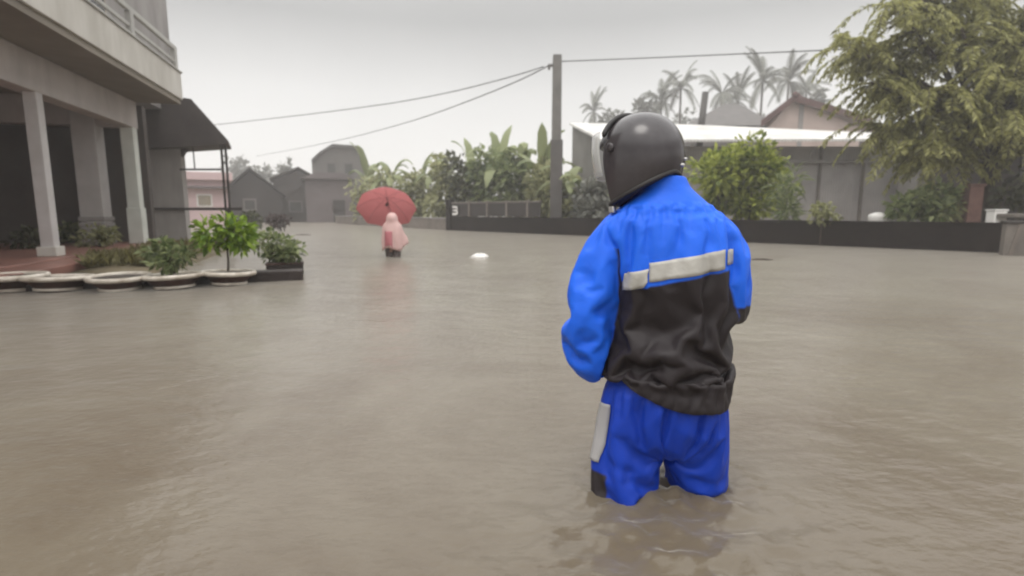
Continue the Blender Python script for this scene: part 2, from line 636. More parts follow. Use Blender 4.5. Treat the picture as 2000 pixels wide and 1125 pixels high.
# beams, soffit, balcony
MB().box(-6, 3.75, -.03, .27, 2.63, 3.19).build('front_beam', M['beam'], house, bevel=.015)
MB().box(3.42, 3.74, .275, 4.4, 2.63, 3.19).build('side_beam', M['beam'], house, bevel=.015)
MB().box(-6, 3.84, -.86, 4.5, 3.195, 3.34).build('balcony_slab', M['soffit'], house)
par = MB().box(-6, 3.88, -.90, -.76, 3.30, 3.86).build('balcony_parapet', M['plaster'], house, bevel=.01)
MB().box(-6, 3.91, -.93, -.73, 3.862, 3.90).build('coping', M['rail'], par, bevel=.008)
MB().box(3.74, 3.88, -.755, -.05, 3.342, 3.86).build('balcony_parapet', M['plaster'], house, bevel=.01)
rl = MB().box(-6, 3.86, -.87, -.80, 4.31, 4.40).build('balcony_rail', M['rail'], house, bevel=.008)
MB().box(-6, 3.80, -.86, -.81, 4.04, 4.10).build('balcony_rail', M['rail'], house, bevel=.008)
for xx in (-4.3, -2.4, -.5, 1.42, 3.72):
    MB().box(xx - .07, xx + .07, -.885, -.785, 3.903, 4.308).build('rail_post', M['rail'], house, bevel=.008)
MB().box(-6, 6.55, .02, 4.4, 3.345, 6.9).build('upper_wall', M['plaster_grey'], house)
for xx in (-1.2, 2.2):
    wf = MB().box(xx - .55, xx + .55, -.02, .018, 3.36, 5.3).build('balcony_door', M['window_tan'], house)
    MB().box(xx - .45, xx + .45, -.035, -.022, 3.46, 5.2).build('pane', M['window_dark'], wf)
# porch back wall with dark openings
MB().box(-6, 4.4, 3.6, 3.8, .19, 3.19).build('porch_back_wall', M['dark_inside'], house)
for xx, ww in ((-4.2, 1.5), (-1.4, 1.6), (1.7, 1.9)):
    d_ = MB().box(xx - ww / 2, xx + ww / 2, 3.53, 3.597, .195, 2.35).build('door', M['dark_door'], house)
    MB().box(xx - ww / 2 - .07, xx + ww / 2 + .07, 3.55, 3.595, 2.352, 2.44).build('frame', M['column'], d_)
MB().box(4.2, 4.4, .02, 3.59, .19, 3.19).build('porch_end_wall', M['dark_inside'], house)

# wing with lean-to awning: set square to the street
yw = 13.9
wx0, wx1 = at(258, 300, yw)[0], at(352, 300, yw)[0]
wing = empty('side_wing', ((wx0 + wx1) / 2, yw + 1.5, -.3))
tag(wing, 'grey side wing under a dark sloping awning behind the corner column', 'building')
wc = np.array(wing.location)


def wl(p):
    return np.array(p) - wc


a0, a1, a2, a3, a4, a5 = (at(*q, yw - .3) for q in ((240, 175), (352, 190), (373, 193), (446, 275), (446, 281), (352, 287)))
MB().prism([wl(q) for q in (at(235, 210, yw - .3), a0, a1, a2, a3, a4, a5, at(262, 290, yw - .3))], (-.55, 1.2, 0)).build('awning', M['awning'], wing)
zt = at(300, 287, yw - .3)[2] - .01
MB().box(wx0 - wc[0], wx1 - wc[0], yw - wc[1], yw + .18 - wc[1], -.25, zt - wc[2]).build('wall', M['wing_wall'], wing)
c_ = at(352, 287, yw)
MB().prism([wl(q) for q in ((c_[0], yw + .02, zt), (c_[0] + .22, yw + .02, zt), (c_[0] + .10, yw + .02, zt - .06), (c_[0], yw + .02, zt - .2))], (0, .1, 0)).build('bracket', M['awning'], wing)
bx = at(300, 408, yw - .05)
MB().box(wx0 - wc[0] + .3, wx1 - wc[0], yw - .06 - wc[1], yw - .004 - wc[1], bx[2] - .03 - wc[2], bx[2] + .03 - wc[2]).build('wall_rail', M['dark_metal'], wing)

# steel frame standing beyond the wing
yf = 13.7
px_ = [at(433, 300, yf)[0], at(441, 300, yf)[0]]
frame = empty('steel_frame', (px_[0], yf, -.5))
tag(frame, 'thin dark steel gate frame carrying the awning tip, pale house behind', 'gate frame')
fc = np.array(frame.location)
for xx in px_:
    MB().box(xx - .022 - fc[0], xx + .022 - fc[0], -.022, .022, 0, at(433, 281, yf)[2] - fc[2]).build('post', M['dark_metal'], frame)
z1, z2 = at(400, 331, yf)[2] - fc[2], at(400, 408, yf)[2] - fc[2]
xl = at(352, 331, yf)[0] - fc[0]
MB().box(xl, px_[0] - .024 - fc[0], -.022, .022, z1 - .022, z1 + .022).build('rail', M['dark_metal'], frame)
xr = at(475, 408, yf)[0] - fc[0]
MB().box(xl, xr, -.075, -.024, z2 - .035, z2 + .03).build('rail', M['dark_metal'], frame)
xq = at(449, 408, yf)[0] - fc[0]
MB().box(xq - .035, xq + .035, -.07, -.03, 0, z2 - .037).build('post', M['dark_metal'], frame)
xs = at(378, 300, yf)[0] - fc[0]
MB().box(xs - .012, xs + .012, -.01, .01, z1 + .024, at(378, 287, yf)[2] - fc[2]).build('rod', M['dark_metal'], frame)
for kk in (305, 318):
    zz = at(433, kk, yf)[2] - fc[2]
    MB().box(px_[0] + .024 - fc[0], px_[1] - .024 - fc[0], -.012, .012, zz - .012, zz + .012).build('rung', M['dark_metal'], frame)

wp = gp(323, 478, 0)
post = MB().lathe([(.075, -.5), (.075, .36), (.10, .365), (.10, .42), (.05, .47)], 14, (0, 0)).build('bollard', M['white'], None, True)
post.location = (float(wp[0]), float(wp[1]), 0)
tag(post, 'short white post standing in water at the wing wall', 'post')

# weedy garden bed between porch and pots
bedp = [hworld(.1, -.27), hworld(4.3, -.27), hworld(5.2, -1.6), gp(330, 532), gp(250, 545), gp(130, 547), hworld(-2.2, -.95), hworld(-.1, -.95)]
bv = []
ctr = np.mean(bedp, 0)
for s_, z_ in ((1.0, -.5), (1.0, .03), (.93, .09), (.6, .12), (0.02, .13)):
    bv.append([(ctr[0] + (q[0] - ctr[0]) * s_, ctr[1] + (q[1] - ctr[1]) * s_, z_) for q in bedp])
bed = MB().loft(bv).build('garden_bed', M['bed'], None, True)
tag(bed, 'low weedy garden bed between the porch and the planters', kind='structure')
# weeds: ground cover
pts = []
while len(pts) < 2600:
    i = RNG.integers(0, len(bedp))
    a_, b_ = bedp[i], bedp[(i + 1) % len(bedp)]
    u, v = RNG.uniform(0, 1, 2)
    if u + v > 1:
        u, v = 1 - u, 1 - v
    q = ctr + (a_ - ctr) * u * .97 + (b_ - ctr) * v * .97
    if noise.noise(Vector((q[0] * .9, q[1] * .9, .5))) > -.12:
        pts.append((q[0], q[1], .10))
pts = np.array(pts)
Dv = np.stack([RNG.normal(0, .6, len(pts)), RNG.normal(0, .6, len(pts)), np.abs(RNG.normal(1, .3, len(pts)))], 1)
V, T = leaf_arrays(pts, Dv, .20, .020)
wd = fast_mesh('weeds', V, T, L['dry'])
tag(wd, 'short olive weeds covering the garden bed', 'weeds', kind='stuff')

# plants on the porch edge
for k, (px, py, zz, lm, rr, lab) in enumerate((
        (160, 468, .2, 'mid', .30, 'low pale leaved plant beyond the thin column on the porch'),
        (55, 478, .2, 'dark', .22, 'dim dark plant inside the porch left of the thin column'),
        (195, 475, .2, 'olive', .24, 'small olive plant right before the grooved pier base'))):
    q = gp(px, py + 6, zz)
    shrub('porch_plant', q, q + np.array([0, 0, rr * .75]), (rr * 1.5, rr, rr * .7), 260, .14, .03, lm, lab, 'plant', None, 8, .5, 40 + k, .012)

# ================================================================== kerb, pots and their plants
k0, k1 = gp(-140, 580), gp(592, 549)
kd = (k1 - k0) / np.linalg.norm(k1 - k0)
kn = np.array([-kd[1], kd[0], 0])
kerb_len = float(np.linalg.norm(k1 - k0))
kerb = MB().box(0, kerb_len, 0.10, .34, -.55, .13).build('kerb', M['curb'], None, bevel=.015)
kerb.location = [float(c) for c in k0]
kerb.rotation_euler = (0, 0, math.atan2(kd[1], kd[0]))
tag(kerb, 'dark brown kerb behind the planters', kind='structure')

pot_px = [(2, 575), (92, 574), (215, 573), (325, 569), (434, 562)]
pot_proto = None
pots = []
prof_out = [(.15, -.5), (.17, -.01), (.185, .015), (.205, .05), (.262, .11), (.285, .145)]
pot_txt = ['pale rimmed planter bowl at the far left, cut by the picture edge',
           'broad pale rimmed planter bowl with only low weeds, left of the thin column base',
           'pale rimmed planter bowl below the grooved pier, holding no tall plant',
           'pale rimmed planter bowl holding the dark loose shrub',
           'pale rimmed planter bowl holding the lime topped round shrub']
for i, (px, py) in enumerate(pot_px):
    q = gp(px, py - 3, 0) + np.array([0, .16, 0])
    if pot_proto is None:
        root = empty('planter_pot', q)
        MB().lathe(prof_out, 28).build('bowl', M['pot'], root, True)
        MB().lathe([(.280, .128), (.315, .136), (.328, .160), (.318, .188), (.290, .190), (.280, .172), (.274, .145), (.280, .128)], 32, closed=False).build('rim', M['pot_rim'], root, True)
        MB().lathe([(.178, .004), (.212, .006), (.216, .034), (.206, .042), (.186, .038), (.178, .004)], 28, closed=False).build('foot_ring', M['pot_rim'], root, True)
        MB().lathe([(.276, .148), (.276, .155), (.12, .166), (.01, .17)], 24).build('soil', M['soil'], root, True)
        pot_proto = root
    else:
        root = pot_proto.copy()
        col.objects.link(root)
        for ch_ in list(pot_proto.children):
            c2 = ch_.copy()
            col.objects.link(c2)
            c2.parent = root
        root.location = [float(c) for c in q]
        root.rotation_euler = (R((1.5, -2, 1, -1.5, 2)[i]), R((0, 2, -2, 1.5, -1)[i]), i * .7)
        k_ = (1, 1.06, .97, 1.0, .94)[i]
        root.scale = (k_, k_, .88)
    tag(root, pot_txt[i], 'planter', 'planter bowls along the kerb')
    pots.append(np.array(root.location))
# last one: a low square trough behind the kerb end
q = gp(536, 541, 0) + np.array([0.0, .36, 0])
tr = empty('planter_trough', q, math.atan2(kd[1], kd[0]))
tag(tr, 'dark low planter trough behind the kerb end holding the variegated shrub', 'planter')
MB().box(-.24, .24, -.13, .13, -.4, .14).build('trough', M['curb'], tr, bevel=.012)
MB().box(-.25, .25, -.14, .14, .142, .165).build('rim', M['pot'], tr, bevel=.006)
MB().box(-.22, .22, -.11, .11, .1655, .17).build('soil', M['soil'], tr)
trough_c = q


def potted(base, px, top, bot, half, n, lm, label, seed, trunk_r=.016, length=.11, width=.028, clumps=12):
    """a little shrub on a single stem; heights in photo pixels at its own distance"""
    Yd = base[1]
    zt_, zb_ = at(px, top, Yd)[2], at(px, bot, Yd)[2]
    rx = half / F * Yd
    c = np.array([at(px, top, Yd)[0], Yd, (zt_ + zb_) / 2])
    root = empty('potted_shrub', base)
    tag(root, label, 'shrub', 'shrubs in the planters')
    lc = c - np.array(base)
    crown('foliage', lc, (rx, rx * .8, (zt_ - zb_) / 2), n, length, width, L[lm], root, clumps, .45, seed)
    mb = MB()
    rg = random.Random(seed)
    fork = np.array([lc[0] * .6, 0, lc[2] - (zt_ - zb_) * .38])
    mb.tube([(0, 0, 0), fork * np.array([.5, 1, .5]) + np.array([.006, 0, 0]), fork], [trunk_r, trunk_r * .9, trunk_r * .8], 8)
    for k in range(6):
        e = lc + np.array([rg.uniform(-.7, .7) * rx, rg.uniform(-.5, .5) * rx, rg.uniform(-.2, .7) * (zt_ - zb_) / 2])
        mb.tube([fork, (fork + e) / 2 + np.array([0, 0, -.02]), e], [trunk_r * .6, trunk_r * .4, trunk_r * .2], 6)
    mb.build('stem', M['bark'], root, True)
    return root


potted(pots[3] + np.array([0, 0, .165]), 328, 468, 522, 48, 300, 'mid', 'dark loose leaved shrub in the planter next to the corner column', 11, .022, .10, .026, 9)
potted(pots[4] + np.array([0, 0, .165]), 440, 425, 497, 52, 680, 'lime', 'round lime green shrub on a thin stem in the planter', 12, .014, .10, .024, 16)
potted(trough_c + np.array([0, 0, .17]), 536, 455, 512, 50, 540, 'mid', 'broad dark green shrub with pale patches at the kerb end', 13, .018, .10, .027, 14)

# maroon bushes standing in the flood further back
for k, (px, py, top, hw_, lm, lab) in enumerate(((552, 452, 416, 20, 'maroon', 'dark maroon round headed bush leaning in the open flood'), (497, 452, 414, 20, 'dark', 'dark olive bush between the lime shrub and the maroon bush'))):
    q = gp(px, py, 0)
    Yd = q[1]
    zt_ = at(px, top, Yd)[2]
    rr = hw_ / F * Yd
    shrub('flooded_bush', (q[0] + .1, q[1], -.5), (at(px - 8, top, Yd)[0], Yd, zt_ * .62), (rr, rr, zt_ * .42), 420, .16, .04, lm, lab, 'bush', None, 9, .5, 60 + k, .03)

# ================================================================== right-hand boundary wall
W0 = gp(880, 450)
W1 = gp(1952, 494)
wd_ = (W1 - W0)[:2]
wlen = float(np.linalg.norm(wd_))
wa = math.atan2(wd_[1], wd_[0])
bwall = MB().box(0, wlen, 0, .15, -.55, .60).build('boundary_wall', M['wall_dark'], None, bevel=.01)
bwall.location = [float(c) for c in W0]
bwall.rotation_euler = (0, 0, wa)
tag(bwall, 'long low dark brown wall along the right side of the street', 'wall')
cop = MB().box(-.02, wlen + .02, -.025, .175, .602, .64).build('coping', M['wall_dark'], bwall, bevel=.008)
# left continuation, paler and further back
W2 = gp(655, 436.5)
d2 = (W0 - W2)[:2]
l2 = float(np.linalg.norm(d2)) - .35
lw = MB().box(0, l2, 0, .15, -.55, .52).build('boundary_wall', M['wall_light'], None, bevel=.01)
lw.location = [float(c) for c in W2]
lw.rotation_euler = (0, 0, math.atan2(d2[1], d2[0]))
tag(lw, 'pale weathered low wall behind the person under the umbrella', 'wall')
MB().box(-.02, l2, -.03, .18, .522, .57).build('coping', M['plaster_grey'], lw, bevel=.008)
# dark fence with gate post and house number on top of the wall's left end
f0 = W0 + np.array([0, 0, 0])
fence = empty('dark_fence', f0, wa)
tag(fence, 'dark panel fence with a white marked gate post beside banana plants', 'fence')
gpst = MB().box(-.30, .04, -.04, .22, -.55, 1.42).build('gate_post', M['wall_dark'], fence, bevel=.012)
fl = 5.6
MB().box(.06, fl, .05, .09, .66, 1.22).build('panel', M['far_dark'], fence)
MB().box(.06, fl, .03, .11, 1.222, 1.29).build('top_rail', M['concrete'], fence)
for xx in (1.3, 2.5, 3.7, 4.9):
    MB().box(xx - .05, xx + .05, .02, .12, .645, 1.32).build('post', M['wall_light'], fence, bevel=.008)
# the white 3-like mark on a small board
mk = MB().box(.10, .58, .018, .046, .66, 1.16).build('number_board', M['far_dark'], fence)
dg = MB()
dg.box(.16, .42, .004, .016, 1.03, 1.11).box(.42, .50, .004, .016, .92, 1.09).box(.20, .42, .004, .016, .88, .95).box(.42, .53, .004, .016, .74, .90).box(.15, .43, .004, .016, .70, .80)
dg.build('figure', M['white'], mk, bevel=.004)

# concrete end block at the right edge
E0 = gp(1958, 499)
eb = empty('concrete_wall', (E0[0], E0[1], -.5), R(-30))
tag(eb, 'grey brown concrete wall end at the right edge of the flood', 'wall')
MB().box(0, 5, 0, .3, -.05, 1.14).build('block', M['concrete'], eb, bevel=.015)
MB().box(-.03, 5.03, -.03, .33, 1.142, 1.19).build('cap', M['dark_metal'], eb, bevel=.01)
MB().prism([(-.03, -.02, -.05), (.04, -.02, -.05), (.26, -.02, 1.13), (.19, -.02, 1.13)], (0, .016, 0)).build('shading_strip', M['wall_light'], eb)  # diagonal shading of the block, put in as an added strip

# ================================================================== utility pole and lines
pb = at(1085, 412, 21.8)
pole = empty('utility_pole', (pb[0], 21.8, -.55))
tag(pole, 'tall grey square concrete pole carrying the wires', 'utility pole')
zt = at(1085, 108, 21.8)[2] + .55
mb = MB()
mb.loft([[(-a, -a, z), (a, -a, z), (a, a, z), (-a, a, z)] for a, z in ((.20, 0), (.165, zt))])
mb.build('shaft', M['pole'], pole, bevel=.015)
bz = at(1078, 128, 21.8)[2] + .55
MB().box(-.36, -.17, -.05, .05, bz - .05, bz + .05).build('bracket', M['pole'], pole, bevel=.01)
MB().lathe([(.03, bz - .16), (.055, bz - .13), (.035, bz - .10), (.055, bz - .07), (.03, bz - .052)], 12, (-.31, 0)).build('insulator', M['pole'], pole, True)
MB().box(-.24, .24, -.22, -.17, .9, 4.2).build('side_plate', M['dark_roof'], pole, bevel=.01)


def wire(pp, r, label, group='power lines on the utility pole'):
    P = [np.array(p) for p in pp]
    pts = []
    for i in range(len(P) - 1):
        for k in range(8):
            pts.append(P[i] + (P[i + 1] - P[i]) * k / 8)
    pts.append(P[-1])
    P = [np.mean(pts[max(0, i - 4):i + 5], 0) if 4 <= i < len(pts) - 4 else pts[i] for i in range(len(pts))]
    o = MB().tube(P, r, 7).build('power_line', M['wire'], None, True)
    tag(o, label, 'wire', group)


wire([at(1062, 130, 21.6), at(1000, 150, 22.5), at(860, 186, 25), at(700, 212, 29), at(440, 242, 36), at(300, 256, 41)], .022, 'upper sagging wire running left from the pole toward the house roof')
wire([at(1072, 128, 21.6), at(1020, 155, 22.5), at(930, 192, 25), at(800, 240, 33), at(640, 280, 50), at(500, 305, 75)], .024, 'lower wire running left and away from the pole into the rain')
wire([at(1095, 120, 21.7), at(1250, 114, 21.2), at(1450, 105, 20), at(1640, 97, 18), at(2150, 70, 15)], .022, 'nearly level wire running right from the pole into the tree')

# ================================================================== shed with the white roof
shed = empty('white_roofed_shed', (7.2, 23, -.55))
tag(shed, 'long grey metal shed with a bright white sloping roof', 'shed')
so = np.array(shed.location)
e0, e1, r0, r1 = at(1176, 273, 21.5), at(1768, 271, 21.5), at(1112, 240, 26.6), at(1765, 262, 26.6)
rm = at(1350, 243, 26.6)
top = [e0, e1, r1, rm, r0]
mbr = MB()
V = [q - so for q in top] + [q - so - np.array([0, 0, .09]) for q in top]
mbr.add(V, [(0, 1, 2, 3, 4), (9, 8, 7, 6, 5)] + [(i, i + 5, (i + 1) % 5 + 5, (i + 1) % 5) for i in range(5)])
mbr.build('roof', M['white_roof'], shed)
fw0, fw1 = at(1188, 300, 22.6), at(1760, 300, 22.6)
zt = e0[2] - .12 - so[2]
MB().box(fw0[0] - so[0], fw1[0] - so[0], 22.6 - so[1], 22.72 - so[1], 0, zt).build('front_wall', M['shed_wall'], shed)
b0 = r0 - so
bw = fw0 - so
MB().prism([(bw[0] - .02, 22.72 - so[1], 0), (b0[0] + .12, 26.3 - so[1], 0), (b0[0] + .12, 26.3 - so[1], b0[2] - .12), (bw[0] - .02, 22.72 - so[1], zt + .02)], (.12, 0, 0)).build('side_wall', M['shed_side'], shed)
MB().box(b0[0] + .14, fw1[0] - so[0], 26.3 - so[1], 26.4 - so[1], 0, 4.4).build('rear_wall', M['shed_side'], shed)
for px in (1605, 1690):
    q = at(px, 300, 22.5)
    MB().box(q[0] - .05 - so[0], q[0] + .05 - so[0], 22.5 - so[1], 22.597 - so[1], 0, zt).build('wall_post', M['concrete'], shed)
MB().box(at(1540, 300, 22.45)[0] - so[0], fw1[0] - so[0], 22.44 - so[1], 22.497 - so[1], at(1600, 318, 22.45)[2] - so[2], at(1600, 313, 22.45)[2] - so[2]).build('wall_rail', M['plaster_grey'], shed)
MB().box(fw1[0] - .11 - so[0], fw1[0] + 4.5 - so[0], 22.2 - so[1], 22.3 - so[1], 0, 3.3).build('side_screen', M['shed_side'], shed)

# smaller white roof glimpsed through the tree at the right
s2 = empty('white_roofed_hut', (at(1918, 300, 19)[0], 19, -.55))
tag(s2, 'little hut with a white gable roof glimpsed under the big tree', 'hut')
so2 = np.array(s2.location)
P_ = [at(1868, 252, 18.5), at(1912, 223, 18.5), at(1958, 250, 18.5)]
mb = MB()
for a_, b_ in ((P_[0], P_[1]), (P_[1], P_[2])):
    mb.prism([a_ - so2, b_ - so2, b_ - so2 + np.array([0, 0, .07]), a_ - so2 + np.array([0, 0, .07])], (0, 3, 0))
mb.prism([P_[0] - so2 + np.array([0, .05, 0]), P_[2] - so2 + np.array([0, .05, 0]), P_[1] - so2 + np.array([0, .05, 0])], (0, .06, 0))
mb.build('roof', M['white_roof'], s2)
MB().box(P_[0][0] - so2[0] + .15, P_[2][0] - so2[0] - .15, -.3, 2.2, 0, P_[0][2] - so2[2] - .02).build('wall', M['shed_side'], s2)

# house with the red-brown gable roof behind the shed
rh = empty('red_roofed_house', (at(1600, 300, 31)[0], 31, -.55))
tag(rh, 'pinkish house with a red brown gable roof rising behind the white shed', 'house')
ro = np.array(rh.location)
ap, lf, rt_ = at(1550, 192, 30), at(1486, 241, 30), at(1690, 262, 30)
back = np.array([5.2, 6.5, 0])
def slab(mb_, a, b, d, th):
    mb_.prism([a - ro, b - ro, b - ro + np.array([0, 0, th]), a - ro + np.array([0, 0, th])], d)
mb = MB()
slab(mb, lf, ap, back, .16)
rt2 = at(1700, 236, 30)
slab(mb, ap, rt2, back, .16)
mb.build('roof', M['red_roof'], rh)
mb = MB()
for a_, b_ in ((lf, ap), (ap, rt2)):
    q1, q2 = a_ - ro + np.array([0, -.10, -.18]), b_ - ro + np.array([0, -.10, -.18])
    mb.prism([q1, q2, q2 + np.array([0, 0, .36]), q1 + np.array([0, 0, .36])], (0, .094, 0))
mb.build('gable_trim', M['red_trim'], rh)
MB().tube([ap - ro + np.array([0, -.12, .18]), ap - ro + back + np.array([0, 0, .18])], .16, 8).build('ridge', M['red_trim'], rh, True)
wl0 = lf - ro + np.array([.5, .25, -.25])
wr0 = rt2 - ro + np.array([-.35, .25, -.3])
apw = ap - ro + np.array([0, .25, -.03])
MB().prism([(wl0[0], wl0[1], 0), (wr0[0], wr0[1], 0), wr0, apw, wl0], (0, .2, 0)).build('wall', M['pink_wall'], rh)
MB().box(wr0[0], wr0[0] + 3.6, wr0[1] + .6, wr0[1] + 1.0, 0, wr0[2] - .1).build('rear_wall', M['far_mauve'], rh)
vp = at(1570, 215, 30) - ro
MB().box(vp[0] - .12, vp[0] + .12, apw[1] - .03, apw[1] - .003, 4.2, vp[2] + .6).build('vent_strip', M['plaster_grey'], rh)

# dark hipped roof further left, and its chimney-like post
dh = empty('dark_roofed_house', (at(1430, 300, 38)[0], 38, -.55))
tag(dh, 'house showing only its dark grey hipped roof above the white shed', 'house')
do = np.array(dh.location)
q = [at(1340, 245, 37), at(1520, 245, 37), at(1445, 203, 41), at(1415, 203, 41)]
bk = np.array([0, 9, 0])
V = [c - do for c in q] + [q[0] - do + bk, q[1] - do + bk]
MB().add(V, [(0, 1, 2, 3), (1, 5, 2), (5, 4, 3, 2), (4, 0, 3), (0, 4, 5, 1)]).build('roof', M['dark_roof'], dh)
MB().box(V[0][0] + .5, V[1][0] - .5, V[0][1] + .5, V[0][1] + 8, 0, V[0][2] - .02).build('wall', M['far_grey'], dh)
cp0, cp1 = at(1369, 250, 27), at(1378, 180, 27)
ch = MB().tube([cp0 + np.array([-.3, 0, -4.5]), cp0, cp1], [.19, .17, .16], 10).build('leaning_post', M['dark_metal'], None, True)
tag(ch, 'dark leaning post standing out above the white roof beside the helmet', 'post')

# ================================================================== far houses on the left
def gable_house(name, label, Yd, xl, xr, eave_l, eave_r, apex, depth, wall_m, roof_m, wins=(), base=-.55, over=.25):
    """gable end faces the camera; all given as photo pixels at distance Yd"""
    lx, rx_ = at(xl, 400, Yd)[0], at(xr, 400, Yd)[0]
    zl, zr = at(xl, eave_l, Yd)[2], at(xr, eave_r, Yd)[2]
    a = at(apex[0], apex[1], Yd)
    root = empty(name, ((lx + rx_) / 2, Yd, base))
    tag(root, label, 'house', 'houses along the flooded street')
    root.rotation_euler = (0, 0, -math.atan2((lx + rx_) / 2, Yd))
    o_ = np.array(root.location)
    P = [np.array([lx, Yd, base]), np.array([rx_, Yd, base]), np.array([rx_, Yd, zr - .12]), np.array([a[0], Yd, a[2] - .12]), np.array([lx, Yd, zl - .12])]
    MB().prism([c - o_ for c in P], (0, depth, 0)).build('wall', wall_m, root)
    mb_ = MB()
    sl = (a[2] - zl) / (a[0] - lx)
    sr = (a[2] - zr) / (a[0] - rx_)
    for (e, z, s_) in ((lx, zl, sl), (rx_, zr, sr)):
        ex = e + (-over if e == lx else over)
        ez = z + s_ * (ex - e)
        p1, p2 = np.array([ex, Yd - over, ez]), np.array([a[0], Yd - over, a[2]])
        mb_.prism([p1 - o_, p2 - o_, p2 - o_ + np.array([0, 0, .14]), p1 - o_ + np.array([0, 0, .14])], (0, depth + 2 * over, 0))
    mb_.build('roof', roof_m, root)
    for (x0, x1, y0, y1, mm) in wins:
        p0, p1 = at(x0, y1, Yd), at(x1, y0, Yd)
        f_ = MB().box(p0[0] - o_[0], p1[0] - o_[0], -.06, -.004, p0[2] - o_[2], p1[2] - o_[2]).build('window', M['far_grey'], root)
        MB().box(p0[0] - o_[0] + .12, p1[0] - o_[0] - .12, -.075, -.062, p0[2] - o_[2] + .12, p1[2] - o_[2] - .12).build('pane', M[mm], f_)
    return root


gable_house('gabled_house', 'darkest gabled house, leftmost of the row across the flood', 41, 447, 548, 372, 378, (487, 331), 9, M['far_dark'], M['far_dark'],
            ((478, 500, 388, 412, 'window_dark'),))
gable_house('gabled_house', 'brown flat topped house between the dark gable and the mauve block', 45, 540, 625, 350, 352, (582, 329), 9, M['far_brown'], M['far_brown'],
            ((566, 590, 392, 415, 'window_dark'),))
# tall grey house with broken-back roof
th = empty('tall_grey_house', (at(665, 400, 50)[0], 50, -.55))
tag(th, 'tall grey house with a broad flat ridged roof behind the mauve block', 'house', 'houses along the flooded street')
th.rotation_euler = (0, 0, -math.atan2(th.location.x, th.location.y))
to = np.array(th.location)
P_ = [at(*c, 50) - to for c in ((612, 318), (628, 302), (650, 287), (697, 289), (715, 318), (728, 345))]
base_l, base_r = P_[0].copy(), P_[-1].copy()
base_l[2] = base_r[2] = 0
MB().prism([base_l, base_r] + P_[::-1], (0, 8, 0)).build('wall', M['far_grey'], th)
mb = MB()
up = np.array([0, -.4, .0])
for a_, b_ in zip(P_[:-1], P_[1:]):
    mb.prism([a_ + up, b_ + up, b_ + up + np.array([0, 0, .22]), a_ + up + np.array([0, 0, .22])], (0, 8.8, 0))
mb.build('roof', M['dark_roof'], th)
for x0 in (640, 672):
    p0, p1 = at(x0, 340, 50) - to, at(x0 + 16, 318, 50) - to
    f_ = MB().box(p0[0], p1[0], -.06, -.004, p0[2], p1[2]).build('window', M['dark_roof'], th)
    MB().box(p0[0] + .1, p1[0] - .1, -.08, -.062, p0[2] + .1, p1[2] - .1).build('pane', M['window_dark'], f_)
# mauve flat block
mbk = empty('mauve_house', (at(640, 400, 43)[0], 43, -.55))
tag(mbk, 'low mauve grey block with a shallow roof standing in the far water', 'house', 'houses along the flooded street')
mbk.rotation_euler = (0, 0, -math.atan2(mbk.location.x, mbk.location.y))
mo = np.array(mbk.location)
p0, p1 = at(598, 350, 43) - mo, at(686, 356, 43) - mo
MB().box(p0[0], p1[0], 0, 6, 0, p0[2]).build('wall', M['far_mauve'], mbk)
MB().prism([(p0[0] - .3, -.3, p0[2] + .003), (p1[0] + .3, -.3, p0[2] + .003), (p1[0] - .8, -.3, p0[2] + .5), (p0[0] + .8, -.3, p0[2] + .5)], (0, 6.6, 0)).build('roof', M['far_mauve'], mbk)
MB().box(p0[0] + 2.0, p0[0] + 2.9, -.05, -.004, 0, 2.3).build('door', M['far_dark'], mbk)
# pink house seen under the awning
pk = empty('pink_house', (at(392, 400, 31)[0], 31, -.55))
tag(pk, 'pale pink house seen through the steel gate frame', 'house', 'houses along the flooded street')
pk.rotation_euler = (0, 0, -math.atan2(pk.location.x, pk.location.y))
po = np.array(pk.location)
p0, p1 = at(330, 336, 31) - po, at(437, 336, 31) - po
MB().box(p0[0], p1[0], 0, 6, 0, p0[2] - .45).build('wall', M['far_pink'], pk)
MB().box(p0[0] - .4, p1[0] + .25, -.35, 6.3, p0[2] - .447, p0[2]).build('roof', M['far_pink'], pk, bevel=.02)
MB().box(p0[0] - .2, p1[0] + .1, -.5, -.004, at(380, 366, 31)[2] - po[2] - .06, at(380, 366, 31)[2] - po[2] + .06).build('ledge', M['far_mauve'], pk)
q0, q1 = at(386, 404, 31) - po, at(411, 379, 31) - po
f_ = MB().box(q0[0], q1[0], -.06, -.004, q0[2], q1[2]).build('window', M['white'], pk)
MB().box(q0[0] + .08, q1[0] - .08, -.08, -.062, q0[2] + .08, q1[2] - .08).build('pane', M['window_tan'], f_)

# ================================================================== trees and plants
def far_tree(px, top, bot, half, Yd, lm, n, label, seed, length=.9, width=.28, name='far_tree', cat='tree', group='hazy trees behind the houses'):
    zt_, zb_ = at(px, top, Yd)[2], at(px, bot, Yd)[2]
    x = at(px, top, Yd)[0]
    rx = half / F * Yd
    root = empty(name, (x, Yd, -.55))
    tag(root, label, cat, group)
    o_ = np.array(root.location)
    c = np.array([x, Yd, (zt_ + zb_) / 2]) - o_
    crown('crown', c, (rx, rx, (zt_ - zb_) / 2), n, length, width, L[lm], root, 16, .42, seed)
    MB().tube([(0, 0, 0), (.1, 0, c[2] * .5), c], [.3, .24, .12], 8).build('trunk', M['bark'], root, True)
    return root


